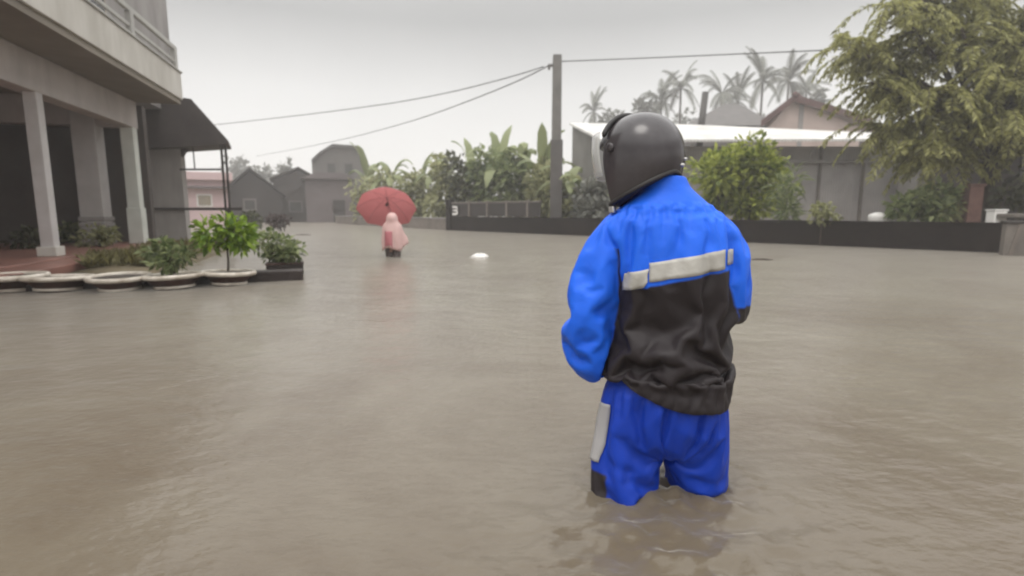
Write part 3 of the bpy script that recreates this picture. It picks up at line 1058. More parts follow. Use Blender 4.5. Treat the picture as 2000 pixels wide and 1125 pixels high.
far_tree(470, 303, 420, 34, 88, 'grey', 900, 'pale hazy tree mass above the dark gabled house', 1)
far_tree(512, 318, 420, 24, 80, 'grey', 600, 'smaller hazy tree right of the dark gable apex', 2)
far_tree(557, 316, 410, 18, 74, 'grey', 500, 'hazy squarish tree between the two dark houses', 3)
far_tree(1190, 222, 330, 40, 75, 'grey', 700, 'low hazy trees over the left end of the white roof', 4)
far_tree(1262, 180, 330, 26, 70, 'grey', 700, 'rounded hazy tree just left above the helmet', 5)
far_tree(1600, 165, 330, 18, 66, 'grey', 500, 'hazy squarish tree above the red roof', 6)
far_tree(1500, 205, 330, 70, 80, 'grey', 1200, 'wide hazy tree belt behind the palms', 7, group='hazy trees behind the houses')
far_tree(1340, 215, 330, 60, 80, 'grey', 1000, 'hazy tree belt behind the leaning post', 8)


# coconut palms
def make_palm(seed):
    rg = np.random.default_rng(seed)
    root = empty('coconut_palm', (0, 0, 0))
    MB().tube([(0, 0, 0), (.15, 0, 3), (.05, .05, 6), (0, 0, 9)], [.22, .17, .14, .12], 9).build('trunk', M['bark'], root, True)
    Vs, Ts, k = [], [], 0
    for i in range(17):
        az = i * 2.399 + rg.uniform(-.2, .2)
        el = rg.uniform(-.15, 1.25)
        ln = rg.uniform(2.4, 3.3)
        d = np.array([math.cos(az) * math.cos(el), math.sin(az) * math.cos(el), math.sin(el)])
        p = np.array([0, 0, 9.0])
        side = unit(np.cross(d, [0, 0, 1]))
        n_ = 16
        for j in range(n_):
            d = unit(d + np.array([0, 0, -.075]))
            q_ = p + d * ln / n_
            wd2 = .62 * math.sin(math.pi * (j + 1.2) / (n_ + 1.4)) ** .7
            for s_ in (-1, 1):
                e = (p + q_) / 2 + s_ * side * wd2 + d * .25 + np.array([0, 0, -.30 * wd2 - .05])
                Vs += [p, q_ + (q_ - p) * .1, e]
                Ts.append((k, k + 1, k + 2))
                k += 3
            p = q_
    fast_mesh('crown', np.array(Vs), np.array(Ts), L['palm'], root)
    return root


palms = [make_palm(1), make_palm(2)]
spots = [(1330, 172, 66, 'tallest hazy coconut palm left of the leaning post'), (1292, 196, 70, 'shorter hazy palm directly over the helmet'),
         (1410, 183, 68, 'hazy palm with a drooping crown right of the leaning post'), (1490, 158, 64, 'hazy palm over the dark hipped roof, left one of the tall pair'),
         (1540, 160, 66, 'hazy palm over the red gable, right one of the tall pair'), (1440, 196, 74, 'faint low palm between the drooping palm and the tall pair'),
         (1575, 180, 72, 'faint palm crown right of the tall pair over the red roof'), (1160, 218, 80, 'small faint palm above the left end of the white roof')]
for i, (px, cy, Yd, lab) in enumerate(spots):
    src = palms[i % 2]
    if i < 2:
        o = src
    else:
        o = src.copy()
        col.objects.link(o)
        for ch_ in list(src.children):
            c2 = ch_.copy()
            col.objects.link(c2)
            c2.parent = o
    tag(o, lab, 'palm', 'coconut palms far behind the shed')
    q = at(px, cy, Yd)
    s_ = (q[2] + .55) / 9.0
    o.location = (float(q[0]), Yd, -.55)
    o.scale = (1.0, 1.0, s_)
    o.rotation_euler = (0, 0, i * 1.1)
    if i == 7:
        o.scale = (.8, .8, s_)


# banana plants
def make_banana(seed, nl=9):
    rg = np.random.default_rng(seed)
    root = empty('banana_plant', (0, 0, 0))
    MB().tube([(0, 0, 0), (.03, 0, 1.0), (0, .02, 2.0)], [.13, .11, .06], 9).build('stem', M['bark_pale'], root, True)
    mb_ = MB()
    for i in range(nl):
        az = i * 2.4 + rg.uniform(-.3, .3)
        el = rg.uniform(.45, 1.35)
        ln = rg.uniform(1.3, 1.9)
        d = np.array([math.cos(az) * math.cos(el), math.sin(az) * math.cos(el), math.sin(el)])
        p = np.array([0, 0, 1.85])
        side = unit(np.cross(d, [0, 0, 1]))
        drop = rg.uniform(.20, .40)
        n_ = 10
        row = []
        for j in range(n_ + 1):
            wd2 = .22 * math.sin(math.pi * min(1, (j + .15) / (n_ + .2))) ** .6 + .01
            jag = rg.uniform(.8, 1.1)
            row.append((p + side * wd2 * jag + np.array([0, 0, -.05 * jag]), p, p - side * wd2 * jag + np.array([0, 0, -.05 * jag])))
            d = unit(d + np.array([0, 0, -drop * (j + 2) / n_]))
            p = p + d * ln / n_
        k = len(mb_.v)
        for r_ in row:
            mb_.v += [tuple(float(x_) for x_ in c) for c in r_]
        for j in range(n_):
            b_ = k + j * 3
            mb_.f += [(b_, b_ + 1, b_ + 4, b_ + 3), (b_ + 1, b_ + 2, b_ + 5, b_ + 4)]
    mb_.build('leaves', L['banana'], root, True)
    return root


bans = [make_banana(3), make_banana(4)]
bspots = [(1112, 310, 22.5, 'banana plant with pale drooping leaves right beside the utility pole'), (1060, 275, 25, 'banana plant just left of the utility pole'),
          (1018, 268, 27, 'banana plant with one upright leaf tip, second left of the pole'), (925, 290, 29, 'banana plant above the dark fence gate post'),
          (858, 300, 31, 'banana plant above the pale wall, left of the gate post'), (818, 318, 33, 'banana plant with an arched leaf against the sky'),
          (762, 300, 34, 'banana plant with a tall pointed top behind the umbrella'), (716, 300, 40, 'banana plant with a long leaning leaf next to the tall grey house'),
          (1140, 330, 21.6, 'pale stemmed banana plant under the left end of the white shed'), (975, 268, 27, 'tallest banana plant behind the fence middle')]
for i, (px, top_, Yd, lab) in enumerate(bspots):
    src = bans[i % 2]
    if i < 2:
        o = src
    else:
        o = src.copy()
        col.objects.link(o)
        for ch_ in list(src.children):
            c2 = ch_.copy()
            col.objects.link(c2)
            c2.parent = o
    tag(o, lab, 'banana plant', 'banana plants behind the wall')
    q = at(px, top_, Yd)
    s_ = (q[2] + .55) / 2.95
    o.location = (float(q[0]), Yd, -.55)
    o.scale = (.9 * s_ ** .5, .9 * s_ ** .5, s_)
    o.rotation_euler = (0, 0, i * 1.9 + .4)

# hedge-like bushes behind the wall: px centre, top, half width, distance
HB = [(715, 340, 40, 36, 'olive', 'olive bush behind the pale wall, left of the umbrella'),
      (760, 330, 40, 34, 'olive', 'olive green bush rising right behind the umbrella'),
      (815, 335, 45, 32, 'olive', 'yellowish bush behind the pale wall right of the umbrella'),
      (862, 305, 40, 30, 'olive', 'tall olive bush left of the dark gate post'),
      (905, 295, 36, 27.5, 'dark', 'dark tall bush directly behind the gate post'),
      (955, 285, 44, 27, 'mid', 'green bush behind the fence left half'),
      (1010, 300, 46, 26, 'mid', 'green bush behind the fence middle posts'),
      (1062, 318, 36, 24.5, 'olive', 'olive bush at the foot of the utility pole'),
      (1110, 345, 36, 22.5, 'olive', 'grey green bush right of the utility pole'),
      (1160, 350, 34, 20.5, 'grey', 'greyish bush beside the helmet, below the shed gable')]
for i, (px, top_, half, Yd, lm, lab) in enumerate(HB):
    q = at(px, top_, Yd)
    rx = half / F * Yd
    zt_ = q[2]
    shrub('garden_bush', (q[0], Yd, -.55), (q[0], Yd, (zt_ - .2) / 2 + .2), (rx, 1.0, (zt_ - .2) / 2 + .1), 900, .36, .095, lm, lab, 'bush', 'bushes behind the low wall', 18, .40, 80 + i, .05)

# the bright bush right of the rider
shrub('bright_bush', (6.93, 16.85, -.55), (6.93, 16.85, 1.74), (1.68, 1.0, 1.38), 4200, .225, .056, 'bright', 'big yellow green leafy bush before the white roofed shed', 'bush', None, 34, .34, 21, .05, stems=7)
shrub('spiky_shrub', (at(1540, 400, 15.0)[0], 15.0, -.55), at(1538, 385, 15.0), (.42, .4, .75), 380, .34, .022, 'mid', 'narrow leaved shrub at the right foot of the bright bush', 'shrub', None, 10, .5, 22, .02)
shrub('round_shrub', (at(1612, 400, 13.9)[0], 13.9, -.55), at(1612, 418, 13.9), (.36, .35, .30), 420, .12, .035, 'olive', 'small round olive shrub just above the dark wall', 'shrub', None, 9, .5, 23, .02)
shrub('leafy_shrub', (at(1800, 400, 13.4)[0], 13.4, -.55), at(1800, 402, 13.4), (.72, .45, .50), 700, .22, .06, 'mid', 'broad green shrub above the dark wall, right of the white tub', 'shrub', None, 12, .5, 24, .02)
shrub('low_shrub', (at(1862, 400, 13.2)[0], 13.2, -.55), at(1866, 412, 13.2), (.30, .3, .28), 260, .16, .04, 'olive', 'low brownish shrub against the red brown pillar', 'shrub', None, 7, .5, 25, .02)
# white tub, pillar, white pot, slab pile at the right end of the wall
tb = at(1716, 424, 13.9)
tub = MB().lathe([(.20, -.6), (.23, -.02), (.235, .02), (.20, .07), (.10, .11), (.01, .12)], 20).build('white_tub', M['white'], None, True)
tub.location = (float(tb[0]), 13.9, float(tb[2]))
tag(tub, 'white rounded tub peeping over the dark wall', 'tub')
q = at(1898, 364, 13.2)
pil = empty('brick_pillar', (q[0], 13.2, -.55))
tag(pil, 'red brown square pillar under the big tree', 'pillar')
MB().box(-.17, .17, -.17, .17, 0, q[2] + .55).build('shaft', M['brick'], pil, bevel=.01)
MB().box(-.20, .20, -.20, .20, q[2] + .552, q[2] + .60).build('cap', M['brick'], pil, bevel=.01)
q = at(1947, 412, 12.2)
wpot = empty('white_pot', (q[0], 12.2, -.2))
tag(wpot, 'small white square pot at the end of the dark wall', 'pot')
MB().box(-.14, .14, -.12, .12, -.3, q[2] + .2).build('body', M['white'], wpot, bevel=.02)
MB().box(-.155, .155, -.135, .135, q[2] + .202, q[2] + .235).build('rim', M['white'], wpot, bevel=.01)
q = at(1985, 402, 11.9)
slabp = MB().box(-.45, .9, -.3, .3, -.04, .05).build('stone_slab', M['concrete'], None, bevel=.015)
slabp.location = (float(q[0]) + .2, 11.9, float(gp(1985, 440, 0)[2]) + .78)
tag(slabp, 'pale slab lying on the concrete wall end', 'slab')
shrub('edge_shrub', (at(1985, 400, 13.0)[0], 13.0, -.55), at(1990, 372, 13.0), (.5, .4, .5), 380, .17, .04, 'dark', 'dark shrub at the right picture edge behind the slab', 'shrub', None, 9, .5, 27, .02)

tsx0, tsx1 = at(1925, 300, 16.2)[0], at(2230, 300, 16.2)[0]  # added dark shed in place of the shaded mass below the tree
ts = empty('shade_mass_shed', (tsx0, 16.2, -.55))
tag(ts, 'made-up dark shed standing in for the shade under the big tree at the right edge', 'shed')
tz_ = at(1950, 268, 16.2)[2] + .55
MB().box(0, tsx1 - tsx0, 0, 2.2, 0, tz_).build('wall', M['far_dark'], ts)
MB().prism([(-.25, -.4, tz_ - .05), (-.25, -.4, tz_ + .02), (-.25, 2.6, tz_ + .62), (-.25, 2.6, tz_ + .55)], (tsx1 - tsx0 + .5, 0, 0)).build('roof', M['dark_roof'], ts)
for k in range(5):
    MB().box(.15 + k * .9, .23 + k * .9, -.05, -.004, 0, tz_ - .06).build('batten', M['dark_metal'], ts)

# ------------------------------------------------------------------ big feathery tree at the right
bt = empty('feathery_tree', (12.25, 13.9, -.55))
tag(bt, 'big feathery olive tree overhanging the right side', 'tree')
bo = np.array(bt.location)
rg = random.Random(5)
wood = MB()
base_t = np.array([0, 0, 0.0])
fork = np.array([-.1, .1, 2.7])
wood.tube([base_t, (.08, 0, 1.2), fork], [.30, .22, .20], 12)
sprays = []
limb_ends = []
targets = [(-3.6, -.4, 4.5), (-3.1, .6, 5.6), (-1.9, -.8, 5.6), (-.9, .4, 6.6), (-1.2, -1.2, 4.6), (.4, -.6, 6.2), (1.4, .3, 6.9), (1.0, -1.0, 5.0), (2.3, .2, 5.4), (-2.6, -.9, 4.2), (.2, .9, 7.2), (-4.0, .2, 5.6), (-.4, -1.3, 5.4), (-2.2, .9, 4.8), (.6, -1.2, 4.2),
           (-3.4, -.6, 6.2), (-2.5, 0, 6.9), (-1.5, .5, 7.6), (.2, -.8, 8.0), (1.6, -.4, 7.8), (-1.9, -.5, 3.7), (-.8, -1.0, 3.6), (-2.9, .2, 3.6), (2.0, -1.0, 4.2), (-2.5, -.5, 3.0), (-1.4, .3, 2.8), (.9, -.7, 3.0), (1.9, -.8, 3.3), (-.2, -.6, 4.4), (.9, .8, 5.6)]
for t_ in targets:
    e = np.array(t_)
    mid = fork * .5 + e * .5 + np.array([0, 0, .35])
    q1 = fork * .8 + e * .2 + np.array([0, 0, .2])
    wood.tube([fork, q1, mid, e], [.12, .10, .065, .03], 8)
    for u in (.45, .6, .75, .9, 1.0):
        s0 = mid * (1 - u) + e * u if u > .4 else mid
        for _ in range(6):
            az = rg.uniform(0, 2 * math.pi)
            d = np.array([math.cos(az) * 1.0, math.sin(az) * 1.0, rg.uniform(-.05, .75)])
            sprays.append((s0, d / np.linalg.norm(d), rg.uniform(.8, 1.55)))
twig = MB()
Pl, Dl = [], []
for s0, d, ln in sprays:
    p = s0.copy()
    n_ = 11
    path = [p.copy()]
    for j in range(n_):
        d = unit(d + np.array([rg.uniform(-.10, .10), rg.uniform(-.10, .10), -.15]))
        side = unit(np.cross(d, [0, 0, 1]))
        for s_ in (-1, 1):
            for _ in range(4):
                Pl.append(p + d * ln / n_ * rg.random())
                Dl.append(side * s_ * rg.uniform(.5, 1.0) + d * rg.uniform(.2, .9) + np.array([0, 0, rg.uniform(-.6, .15)]))
        p = p + d * ln / n_
        path.append(p.copy())
    twig.tube([path[0], path[4], path[8], path[-1]], [.012, .009, .006, .003], 4)
wood.build('trunk', M['bark'], bt, True)
twig.build('twigs', M['bark'], bt, True)
V, T = leaf_arrays(np.array(Pl), np.array(Dl), .165, .021)
fast_mesh('crown', V, T, L['feather'], bt)

# ================================================================== people
SKIN = mat('skin', (.36, .21, .14), (.30, .17, .115), .5, 8.0)


def add_hand(mb, wrist, d, palm_n, side, s=1.0, curl=.55):
    """palm, four bent fingers and a thumb; d: towards the fingertips, palm_n: out of the palm, side: towards the thumb"""
    d, palm_n, side = (unit(np.array(v, float)) for v in (d, palm_n, side))
    w_ = np.array(wrist, float)
    pc = w_ + d * .045 * s
    rings = []
    for u, hw_, th in ((0, .027, .019), (.03, .038, .016), (.06, .042, .014), (.088, .040, .012)):
        c = w_ + d * u * s
        rings.append([c + side * hw_ * s * math.cos(a) + palm_n * th * s * math.sin(a) for a in np.linspace(0, 2 * math.pi, 12, endpoint=False)])
    mb.loft(rings)
    for k, (off, ln) in enumerate(((.030, .070), (.011, .080), (-.009, .074), (-.028, .058))):
        p = w_ + d * .082 * s + side * off * s
        pts = [p - d * .02 * s, p]
        dd = d.copy()
        for seg, f_ in enumerate((.45, .32, .23)):
            dd = unit(dd + palm_n * math.tan(curl) * (.55 + .25 * seg))
            p = p + dd * ln * f_ * s
            pts.append(p)
        mb.tube(pts, [.0095 * s, .0095 * s, .0088 * s, .0082 * s, .0070 * s], 8, True)
    p = w_ + d * .028 * s + side * .030 * s
    t1 = unit(d * .65 + side * .75 + palm_n * .25)
    t2 = unit(d * .85 + side * .25 + palm_n * .55)
    mb.tube([p - side * .012 * s, p + t1 * .034 * s, p + t1 * .034 * s + t2 * .030 * s], [.0125 * s, .0105 * s, .0085 * s], 8, True)


def add_head(mb, c, yaw, s=1.0):
    """skull, jaw, brow, nose, lips, chin and ears; yaw 0 looks along +y"""
    rot = Matrix.Rotation(yaw, 3, 'Z')
    def P(x, y, z):
        return np.array(c) + np.array(rot @ Vector((x, y, z))) * s
    mb.ellipsoid(P(0, -.012, .025), (.076 * s, .094 * s, .092 * s), rot)
    mb.ellipsoid(P(0, .022, -.045), (.056 * s, .066 * s, .072 * s), rot)
    mb.ellipsoid(P(0, .066, -.098), (.024 * s, .020 * s, .018 * s), rot, 10, 6)
    mb.tube([P(-.045, .070, .022), P(0, .084, .026), P(.045, .070, .022)], [.011 * s, .013 * s, .011 * s], 8, True)
    mb.tube([P(0, .084, .014), P(0, .098, -.014), P(0, .104, -.030)], [.008 * s, .011 * s, .015 * s], 8, True)
    mb.tube([P(-.022, .078, -.062), P(0, .087, -.059), P(.022, .078, -.062)], [.005 * s, .008 * s, .005 * s], 8, True)
    mb.tube([P(-.019, .077, -.073), P(0, .085, -.075), P(.019, .077, -.073)], [.005 * s, .008 * s, .005 * s], 8, True)
    for q_ in (-1, 1):
        mb.ellipsoid(P(q_ * .078, -.008, -.010), (.010 * s, .020 * s, .032 * s), rot, 10, 6)
    return [P(q_ * .031, .070, .006) for q_ in (-1, 1)]


# ---------------------------------------------------------------- the rider in the blue rain suit
GZ = .52                                      # water depth at the person
YAW = R(-10)
rider = empty('person', (PC[0], PC[1], -GZ), YAW)
tag(rider, 'person in a blue and black rain suit and dark helmet wading away', 'person')


def S(x, y, z):
    return np.array([x, y, z + GZ])            # z counted from the water line


HC = np.array([-.090, .035, 1.036])           # helmet centre
HYAW = R(50)
sh_l, el_l, wr_l = S(-.165, .0, .80), S(-.236, -.018, .520), S(-.172, .100, .372)
sh_r, el_r, wr_r = S(.145, .0, .80), S(.170, .055, .625), S(.075, .255, .66)
mb = MB()
mb.loft([[S(x + a * math.cos(t_), y + b * math.sin(t_), z) for t_ in np.linspace(0, 2 * math.pi, 18, endpoint=False)] for x, y, z, a, b in
         ((.01, .02, .14, .12, .08), (.01, .01, .22, .145, .095), (.01, .01, .32, .135, .09), (.01, .01, .45, .125, .085), (.005, .01, .60, .14, .095), (-.005, .01, .74, .15, .09), (-.01, .01, .82, .12, .075), (-.02, .015, .87, .06, .055), (-.035, .025, .93, .05, .05), (-.06, .03, .99, .048, .05))])
mb.tube([sh_l, el_l, wr_l], [.050, .040, .028], 12, True)
mb.tube([sh_r, el_r, wr_r], [.050, .040, .028], 12, True)
mb.tube([S(-.08, .01, .20), S(-.09, .03, -.10), S(-.09, -.02, -.44)], [.080, .055, .038], 12, True)
mb.tube([S(.09, .02, .20), S(.115, .10, -.10), S(.115, .05, -.44)], [.080, .055, .038], 12, True)
for fx, fy in ((-.09, -.02), (.115, .05)):
    mb.tube([S(fx, fy - .03, -.475), S(fx, fy + .08, -.48), S(fx, fy + .17, -.495)], [.036, .035, .024], 10, True)
eyes = add_head(mb, S(*(HC + np.array([.0, .0, -.01]))), HYAW)
fw_l, fw_r = unit(wr_l - el_l), unit(wr_r - el_r)
add_hand(mb, wr_l, fw_l + np.array([.3, .3, 0]), (1, -.2, -.2), (0, .2, 1), 1.0, .5)
add_hand(mb, wr_r, fw_r + np.array([-.5, .3, 0]), (-1, -.5, -.1), (0, .1, 1), 1.0, .7)
body_mb = mb
JSHRINK, TSHRINK, JF = -.15, -.15, .8
bme = remesh(mb, .0065, 3)
bme.materials.append(SKIN)
bobj = bpy.data.objects.new('body', bme)
col.objects.link(bobj)
bobj.parent = rider
EYE = mat('eye_white', (.75, .73, .70), None, .2)
for e in eyes:
    o = MB().ellipsoid(e, (.013, .013, .013), None, 12, 8).build('eye', EYE, bobj, True)


def cloth_mat(name, base, dark, rough=.42, sheen=.0, black=(.017, .0135, .0145), lo=-.003, hi=.003):
    m, n, l, p, o = new_mat(name)
    t = n.new('ShaderNodeTexCoord')
    a = n.new('ShaderNodeAttribute')
    a.attribute_name = 'black'
    x = n.new('ShaderNodeTexNoise')
    x.inputs['Scale'].default_value = 7
    x.inputs['Detail'].default_value = 4
    l.new(t.outputs['Object'], x.inputs['Vector'])
    r = n.new('ShaderNodeValToRGB')
    r.color_ramp.elements[0].position = .35
    r.color_ramp.elements[1].position = .65
    r.color_ramp.elements[0].color = (*base, 1)
    r.color_ramp.elements[1].color = (*dark, 1)
    l.new(x.outputs['Fac'], r.inputs[0])
    rb = n.new('ShaderNodeValToRGB')
    rb.color_ramp.elements[0].color = (*black, 1)
    rb.color_ramp.elements[1].color = (*[c * 1.7 for c in black], 1)
    l.new(x.outputs['Fac'], rb.inputs[0])
    mr_ = n.new('ShaderNodeMapRange')
    mr_.inputs['From Min'].default_value = lo
    mr_.inputs['From Max'].default_value = hi
    l.new(a.outputs['Fac'], mr_.inputs['Value'])
    mx = n.new('ShaderNodeMixRGB')
    l.new(mr_.outputs['Result'], mx.inputs['Fac'])
    l.new(r.outputs[0], mx.inputs['Color1'])
    l.new(rb.outputs[0], mx.inputs['Color2'])
    l.new(mx.outputs[0], p.inputs['Base Color'])
    p.inputs['Roughness'].default_value = rough
    p.inputs['Specular IOR Level'].default_value = .28
    y = n.new('ShaderNodeTexNoise')
    y.inputs['Scale'].default_value = 16
    y.inputs['Detail'].default_value = 3
    y.inputs['Distortion'].default_value = .8
    l.new(t.outputs['Object'], y.inputs['Vector'])
    b = n.new('ShaderNodeBump')
    b.inputs['Strength'].default_value = .35
    b.inputs['Distance'].default_value = .008
    l.new(y.outputs['Fac'], b.inputs['Height'])
    l.new(b.outputs[0], p.inputs['Normal'])
    return m


BLUE, BLUE2 = (.013, .128, .76), (.011, .108, .68)
JM = cloth_mat('blue_black_rain_fabric', BLUE, BLUE2, .55)
TM = cloth_mat('blue_trouser_fabric', (.006, .044, .40), (.005, .037, .35), .55)


def seg_dist(Pn, a, b):
    ab = b - a
    t_ = np.clip(((Pn - a) @ ab) / (ab @ ab), 0, 1)
    return np.linalg.norm(Pn - (a + t_[:, None] * ab), axis=1), t_


def add_folds(me, folds, seed, amp=.006, stretch=(1, 1, .55), fscale=9):
    Pn, Nn = co_array(me), no_array(me)
    disp = np.zeros(len(Pn))
    for a, b, wd2, am in folds:
        d_, t_ = seg_dist(Pn, np.array(a), np.array(b))
        disp += am * np.exp(-(d_ / wd2) ** 2) * (.3 + .7 * np.sin(np.pi * np.clip(t_ * .9 + .05, 0, 1)))
    for i, p_ in enumerate(Pn):
        v = Vector((p_[0] * fscale * stretch[0] + seed, p_[1] * fscale * stretch[1], p_[2] * fscale * stretch[2]))
        k1 = noise.noise(v)
        k2 = noise.noise(v * 2.1 + Vector((3.1, 7.7, 1.2)))
        disp[i] += amp * (1.0 - 2.2 * abs(k1)) * .8 + amp * .5 * (1 - 2.2 * abs(k2))
    set_co(me, Pn + Nn * disp[:, None])


def drape(me, weights, proxy_mb, frames, shrink, cut):
    """let the garment settle over the body so that its folds are real"""
    bm_ = bmesh.new()
    bm_.from_mesh(me)
    kill = [f for f in bm_.faces if cut(f.calc_center_median(), f.normal)]
    bmesh.ops.delete(bm_, geom=kill, context='FACES')
    lone = [v for v in bm_.verts if not v.link_faces]
    bmesh.ops.delete(bm_, geom=lone, context='VERTS')
    bm_.to_mesh(me)
    bm_.free()
    pm = remesh(proxy_mb, .016, 3)
    po_ = bpy.data.objects.new('proxy', pm)
    col.objects.link(po_)
    po_.parent = rider
    po_.modifiers.new('c', 'COLLISION')
    po_.collision.thickness_outer = .006
    po_.collision.cloth_friction = 8
    o_ = bpy.data.objects.new('tmp', me)
    col.objects.link(o_)
    o_.parent = rider
    g_ = o_.vertex_groups.new(name='pin')
    P_ = co_array(me)
    drape.rest = P_.copy()
    for i_, w_ in enumerate(weights(P_)):
        g_.add([i_], float(w_), 'REPLACE')
    md = o_.modifiers.new('cloth', 'CLOTH')
    st = md.settings
    st.quality = 7
    st.mass = .25
    st.air_damping = 2.5
    st.tension_stiffness = 22
    st.compression_stiffness = 22
    st.shear_stiffness = 9
    st.bending_stiffness = 20
    st.tension_damping = st.compression_damping = 12
    st.vertex_group_mass = 'pin'
    st.pin_stiffness = 1.0
    st.shrink_min = st.shrink_max = shrink
    md.collision_settings.use_collision = True
    md.collision_settings.distance_min = .004
    md.collision_settings.collision_quality = 3
    md.point_cache.frame_start, md.point_cache.frame_end = 1, frames + 1
    for f_ in range(1, frames + 1):
        sc.frame_set(f_)
    dg_ = bpy.context.evaluated_depsgraph_get()
    me2 = bpy.data.meshes.new_from_object(o_.evaluated_get(dg_))
    bpy.data.objects.remove(o_)
    bpy.data.objects.remove(po_)
    sc.frame_set(1)
    bm_ = bmesh.new()
    bm_.from_mesh(me2)
    rim_ = [(v, [e.other_vert(v) for e in v.link_edges if e.is_boundary]) for v in bm_.verts if v.is_boundary]
    for _ in range(14):
        new = [(v, (v.co * 2 + sum((n2.co for n2 in nb), Vector())) / (2 + len(nb))) for v, nb in rim_ if nb]
        for v, c2 in new:
            v.co = c2
    bm_.to_mesh(me2)
    bm_.free()
    me2.polygons.foreach_set('use_smooth', [True] * len(me2.polygons))
    return me2


# jacket: torso and two sleeves grown together
def hemz(t_):
    x_, y_ = math.cos(t_), math.sin(t_)
    return .346 - .034 * x_ + .035 * y_ + (.03 * max(0, -x_ - .3))


mb = MB()
TS = ((.012, .010, None, .182, .142), (.012, .010, .39, .182, .145), (.008, .010, .44, .178, .142), (.006, .010, .52, .174, .138), (.004, .008, .60, .174, .137), (.002, .006, .68, .180, .135), (-.004, .004, .755, .188, .128),
      (-.010, .002, .815, .192, .118), (-.014, .004, .855, .170, .104), (-.014, .008, .890, .132, .090), (-.013, .010, .918, .098, .078), (-.014, .012, .942, .068, .069), (-.020, .016, .968, .062, .066), (-.024, .018, .992, .060, .065))
rings = []
for x, y, z, a, b in TS:
    ring = []
    for t_ in np.linspace(0, 2 * math.pi, 40, endpoint=False):
        c_, s_ = math.cos(t_), math.sin(t_)
        ex = .85
        zz = hemz(t_) if z is None else z
        if z is not None and z < .5:
            zz = max(z, hemz(t_) + .02)
        ring.append(S(x + a * math.copysign(abs(c_) ** ex, c_), y + b * math.copysign(abs(s_) ** ex, s_), zz))
    rings.append(ring)
mb.loft(rings)
AL = [S(-.135, .0, .815), S(-.182, -.005, .745), S(-.216, -.015, .650), S(-.240, -.022, .555), S(-.234, -.005, .478), S(-.208, .040, .418), S(-.178, .085, .385)]
AR = [S(.110, .0, .815), S(.150, .0, .745), S(.160, .02, .680), S(.166, .045, .632), S(.140, .12, .625), S(.105, .195, .640)]
rl_ = [.070, .080, .086, .080, .068, .052, .043]
rr_ = [.066, .076, .072, .070, .062, .048]
mb.tube(AL, rl_, 20, True)
mb.tube(AR, rr_, 20, True)
jme = remesh(mb, .0085, 5)


def jw(P_):
    z_ = P_[:, 2] - GZ
    w_ = np.full(len(P_), .15)
    w_ = np.where(z_ > .83, .4, w_)
    w_ = np.where((z_ < .40) & (np.abs(P_[:, 0]) < .20), .36, w_)
    w_ = np.where(z_ > .90, 1.0, w_)
    for e_ in (AL[-1], AR[-1]):
        w_ = np.where(np.linalg.norm(P_ - e_, axis=1) < .062, .9, w_)
    return w_


def near_arm(c_):
    for path_, rad_ in ((AL, rl_), (AR, rr_)):
        for i_ in range(len(path_) - 1):
            a_, b_ = Vector(path_[i_]), Vector(path_[i_ + 1])
            t_ = max(0, min(1, (c_ - a_).dot(b_ - a_) / (b_ - a_).length_squared))
            if (a_ + (b_ - a_) * t_ - c_).length < 1.08 * (rad_[i_] * (1 - t_) + rad_[i_ + 1] * t_):
                return True
    return False


def jcut(c_, n_):
    z_ = c_[2] - GZ
    if z_ > .982 and n_[2] > .3:
        return True
    if (Vector(AL[-1]) - c_).length < .040 or (Vector(AR[-1]) - c_).length < .040:
        return True
    return z_ < hemz(math.atan2(c_[1] - .01, c_[0] - .012)) + .012 and not near_arm(c_)


jme = drape(jme, jw, body_mb, 26, JSHRINK, jcut)
jrest = drape.rest
folds = [
    # (from, to, width, height): ridges and hollows of the wet fabric
    (S(-.11, -.10, .82), S(-.125, -.13, .70), .016, -.012), (S(-.08, -.11, .82), S(-.095, -.14, .71), .018, .009),
    (S(.00, -.11, .80), S(.05, -.14, .72), .017, .008), (S(-.03, -.11, .79), S(-.04, -.14, .70), .017, -.008), (S(.10, -.10, .84), S(.135, -.10, .73), .016, -.010),
    (S(-.20, -.08, .70), S(-.29, -.06, .57), .016, -.009), (S(-.16, -.08, .62), S(-.28, -.08, .52), .015, -.010), (S(-.17, -.08, .56), S(-.29, -.07, .55), .016, .010),
    (S(-.17, -.07, .49), S(-.29, -.06, .50), .014, -.010), (S(-.18, -.05, .45), S(-.28, -.06, .46), .016, .009), (S(-.19, -.06, .66), S(-.26, -.07, .64), .018, .008),
    (S(-.10, -.14, .42), S(.10, -.15, .37), .018, .010), (S(-.06, -.14, .37), S(.16, -.13, .35), .014, -.010), (S(-.12, -.13, .52), S(.06, -.15, .44), .022, .008),
    (S(.02, -.14, .62), S(.15, -.11, .56), .022, -.008), (S(-.05, -.15, .60), S(.09, -.15, .50), .02, .007), (S(.05, -.13, .32), S(.19, -.08, .31), .014, .008),
    (S(.19, -.02, .72), S(.23, .0, .66), .014, -.008), (S(-.06, -.08, .87), S(.05, -.09, .87), .012, -.006), (S(.03, -.09, .86), S(.12, -.09, .80), .014, .006)]
folds = [(a, b, w_ * .95, h * JF) for a, b, w_, h in folds]
add_folds(jme, folds, 1.7, .0036)
Pn = jrest


def limb_norm(path, rads):
    best = np.full(len(Pn), 9.0)
    for i in range(len(path) - 1):
        d_, t_ = seg_dist(Pn, path[i], path[i + 1])
        best = np.minimum(best, d_ / (rads[i] * (1 - t_) + rads[i + 1] * t_))
    return best


def torso_norm():
    zs = np.array([s_[2] if s_[2] is not None else .27 for s_ in TS]) + GZ
    aa, bb, xx, yy = (np.interp(Pn[:, 2], zs, np.array([s_[k] for s_ in TS])) for k in (3, 4, 0, 1))
    return np.hypot((Pn[:, 0] - xx) / aa, (Pn[:, 1] - yy) / bb)


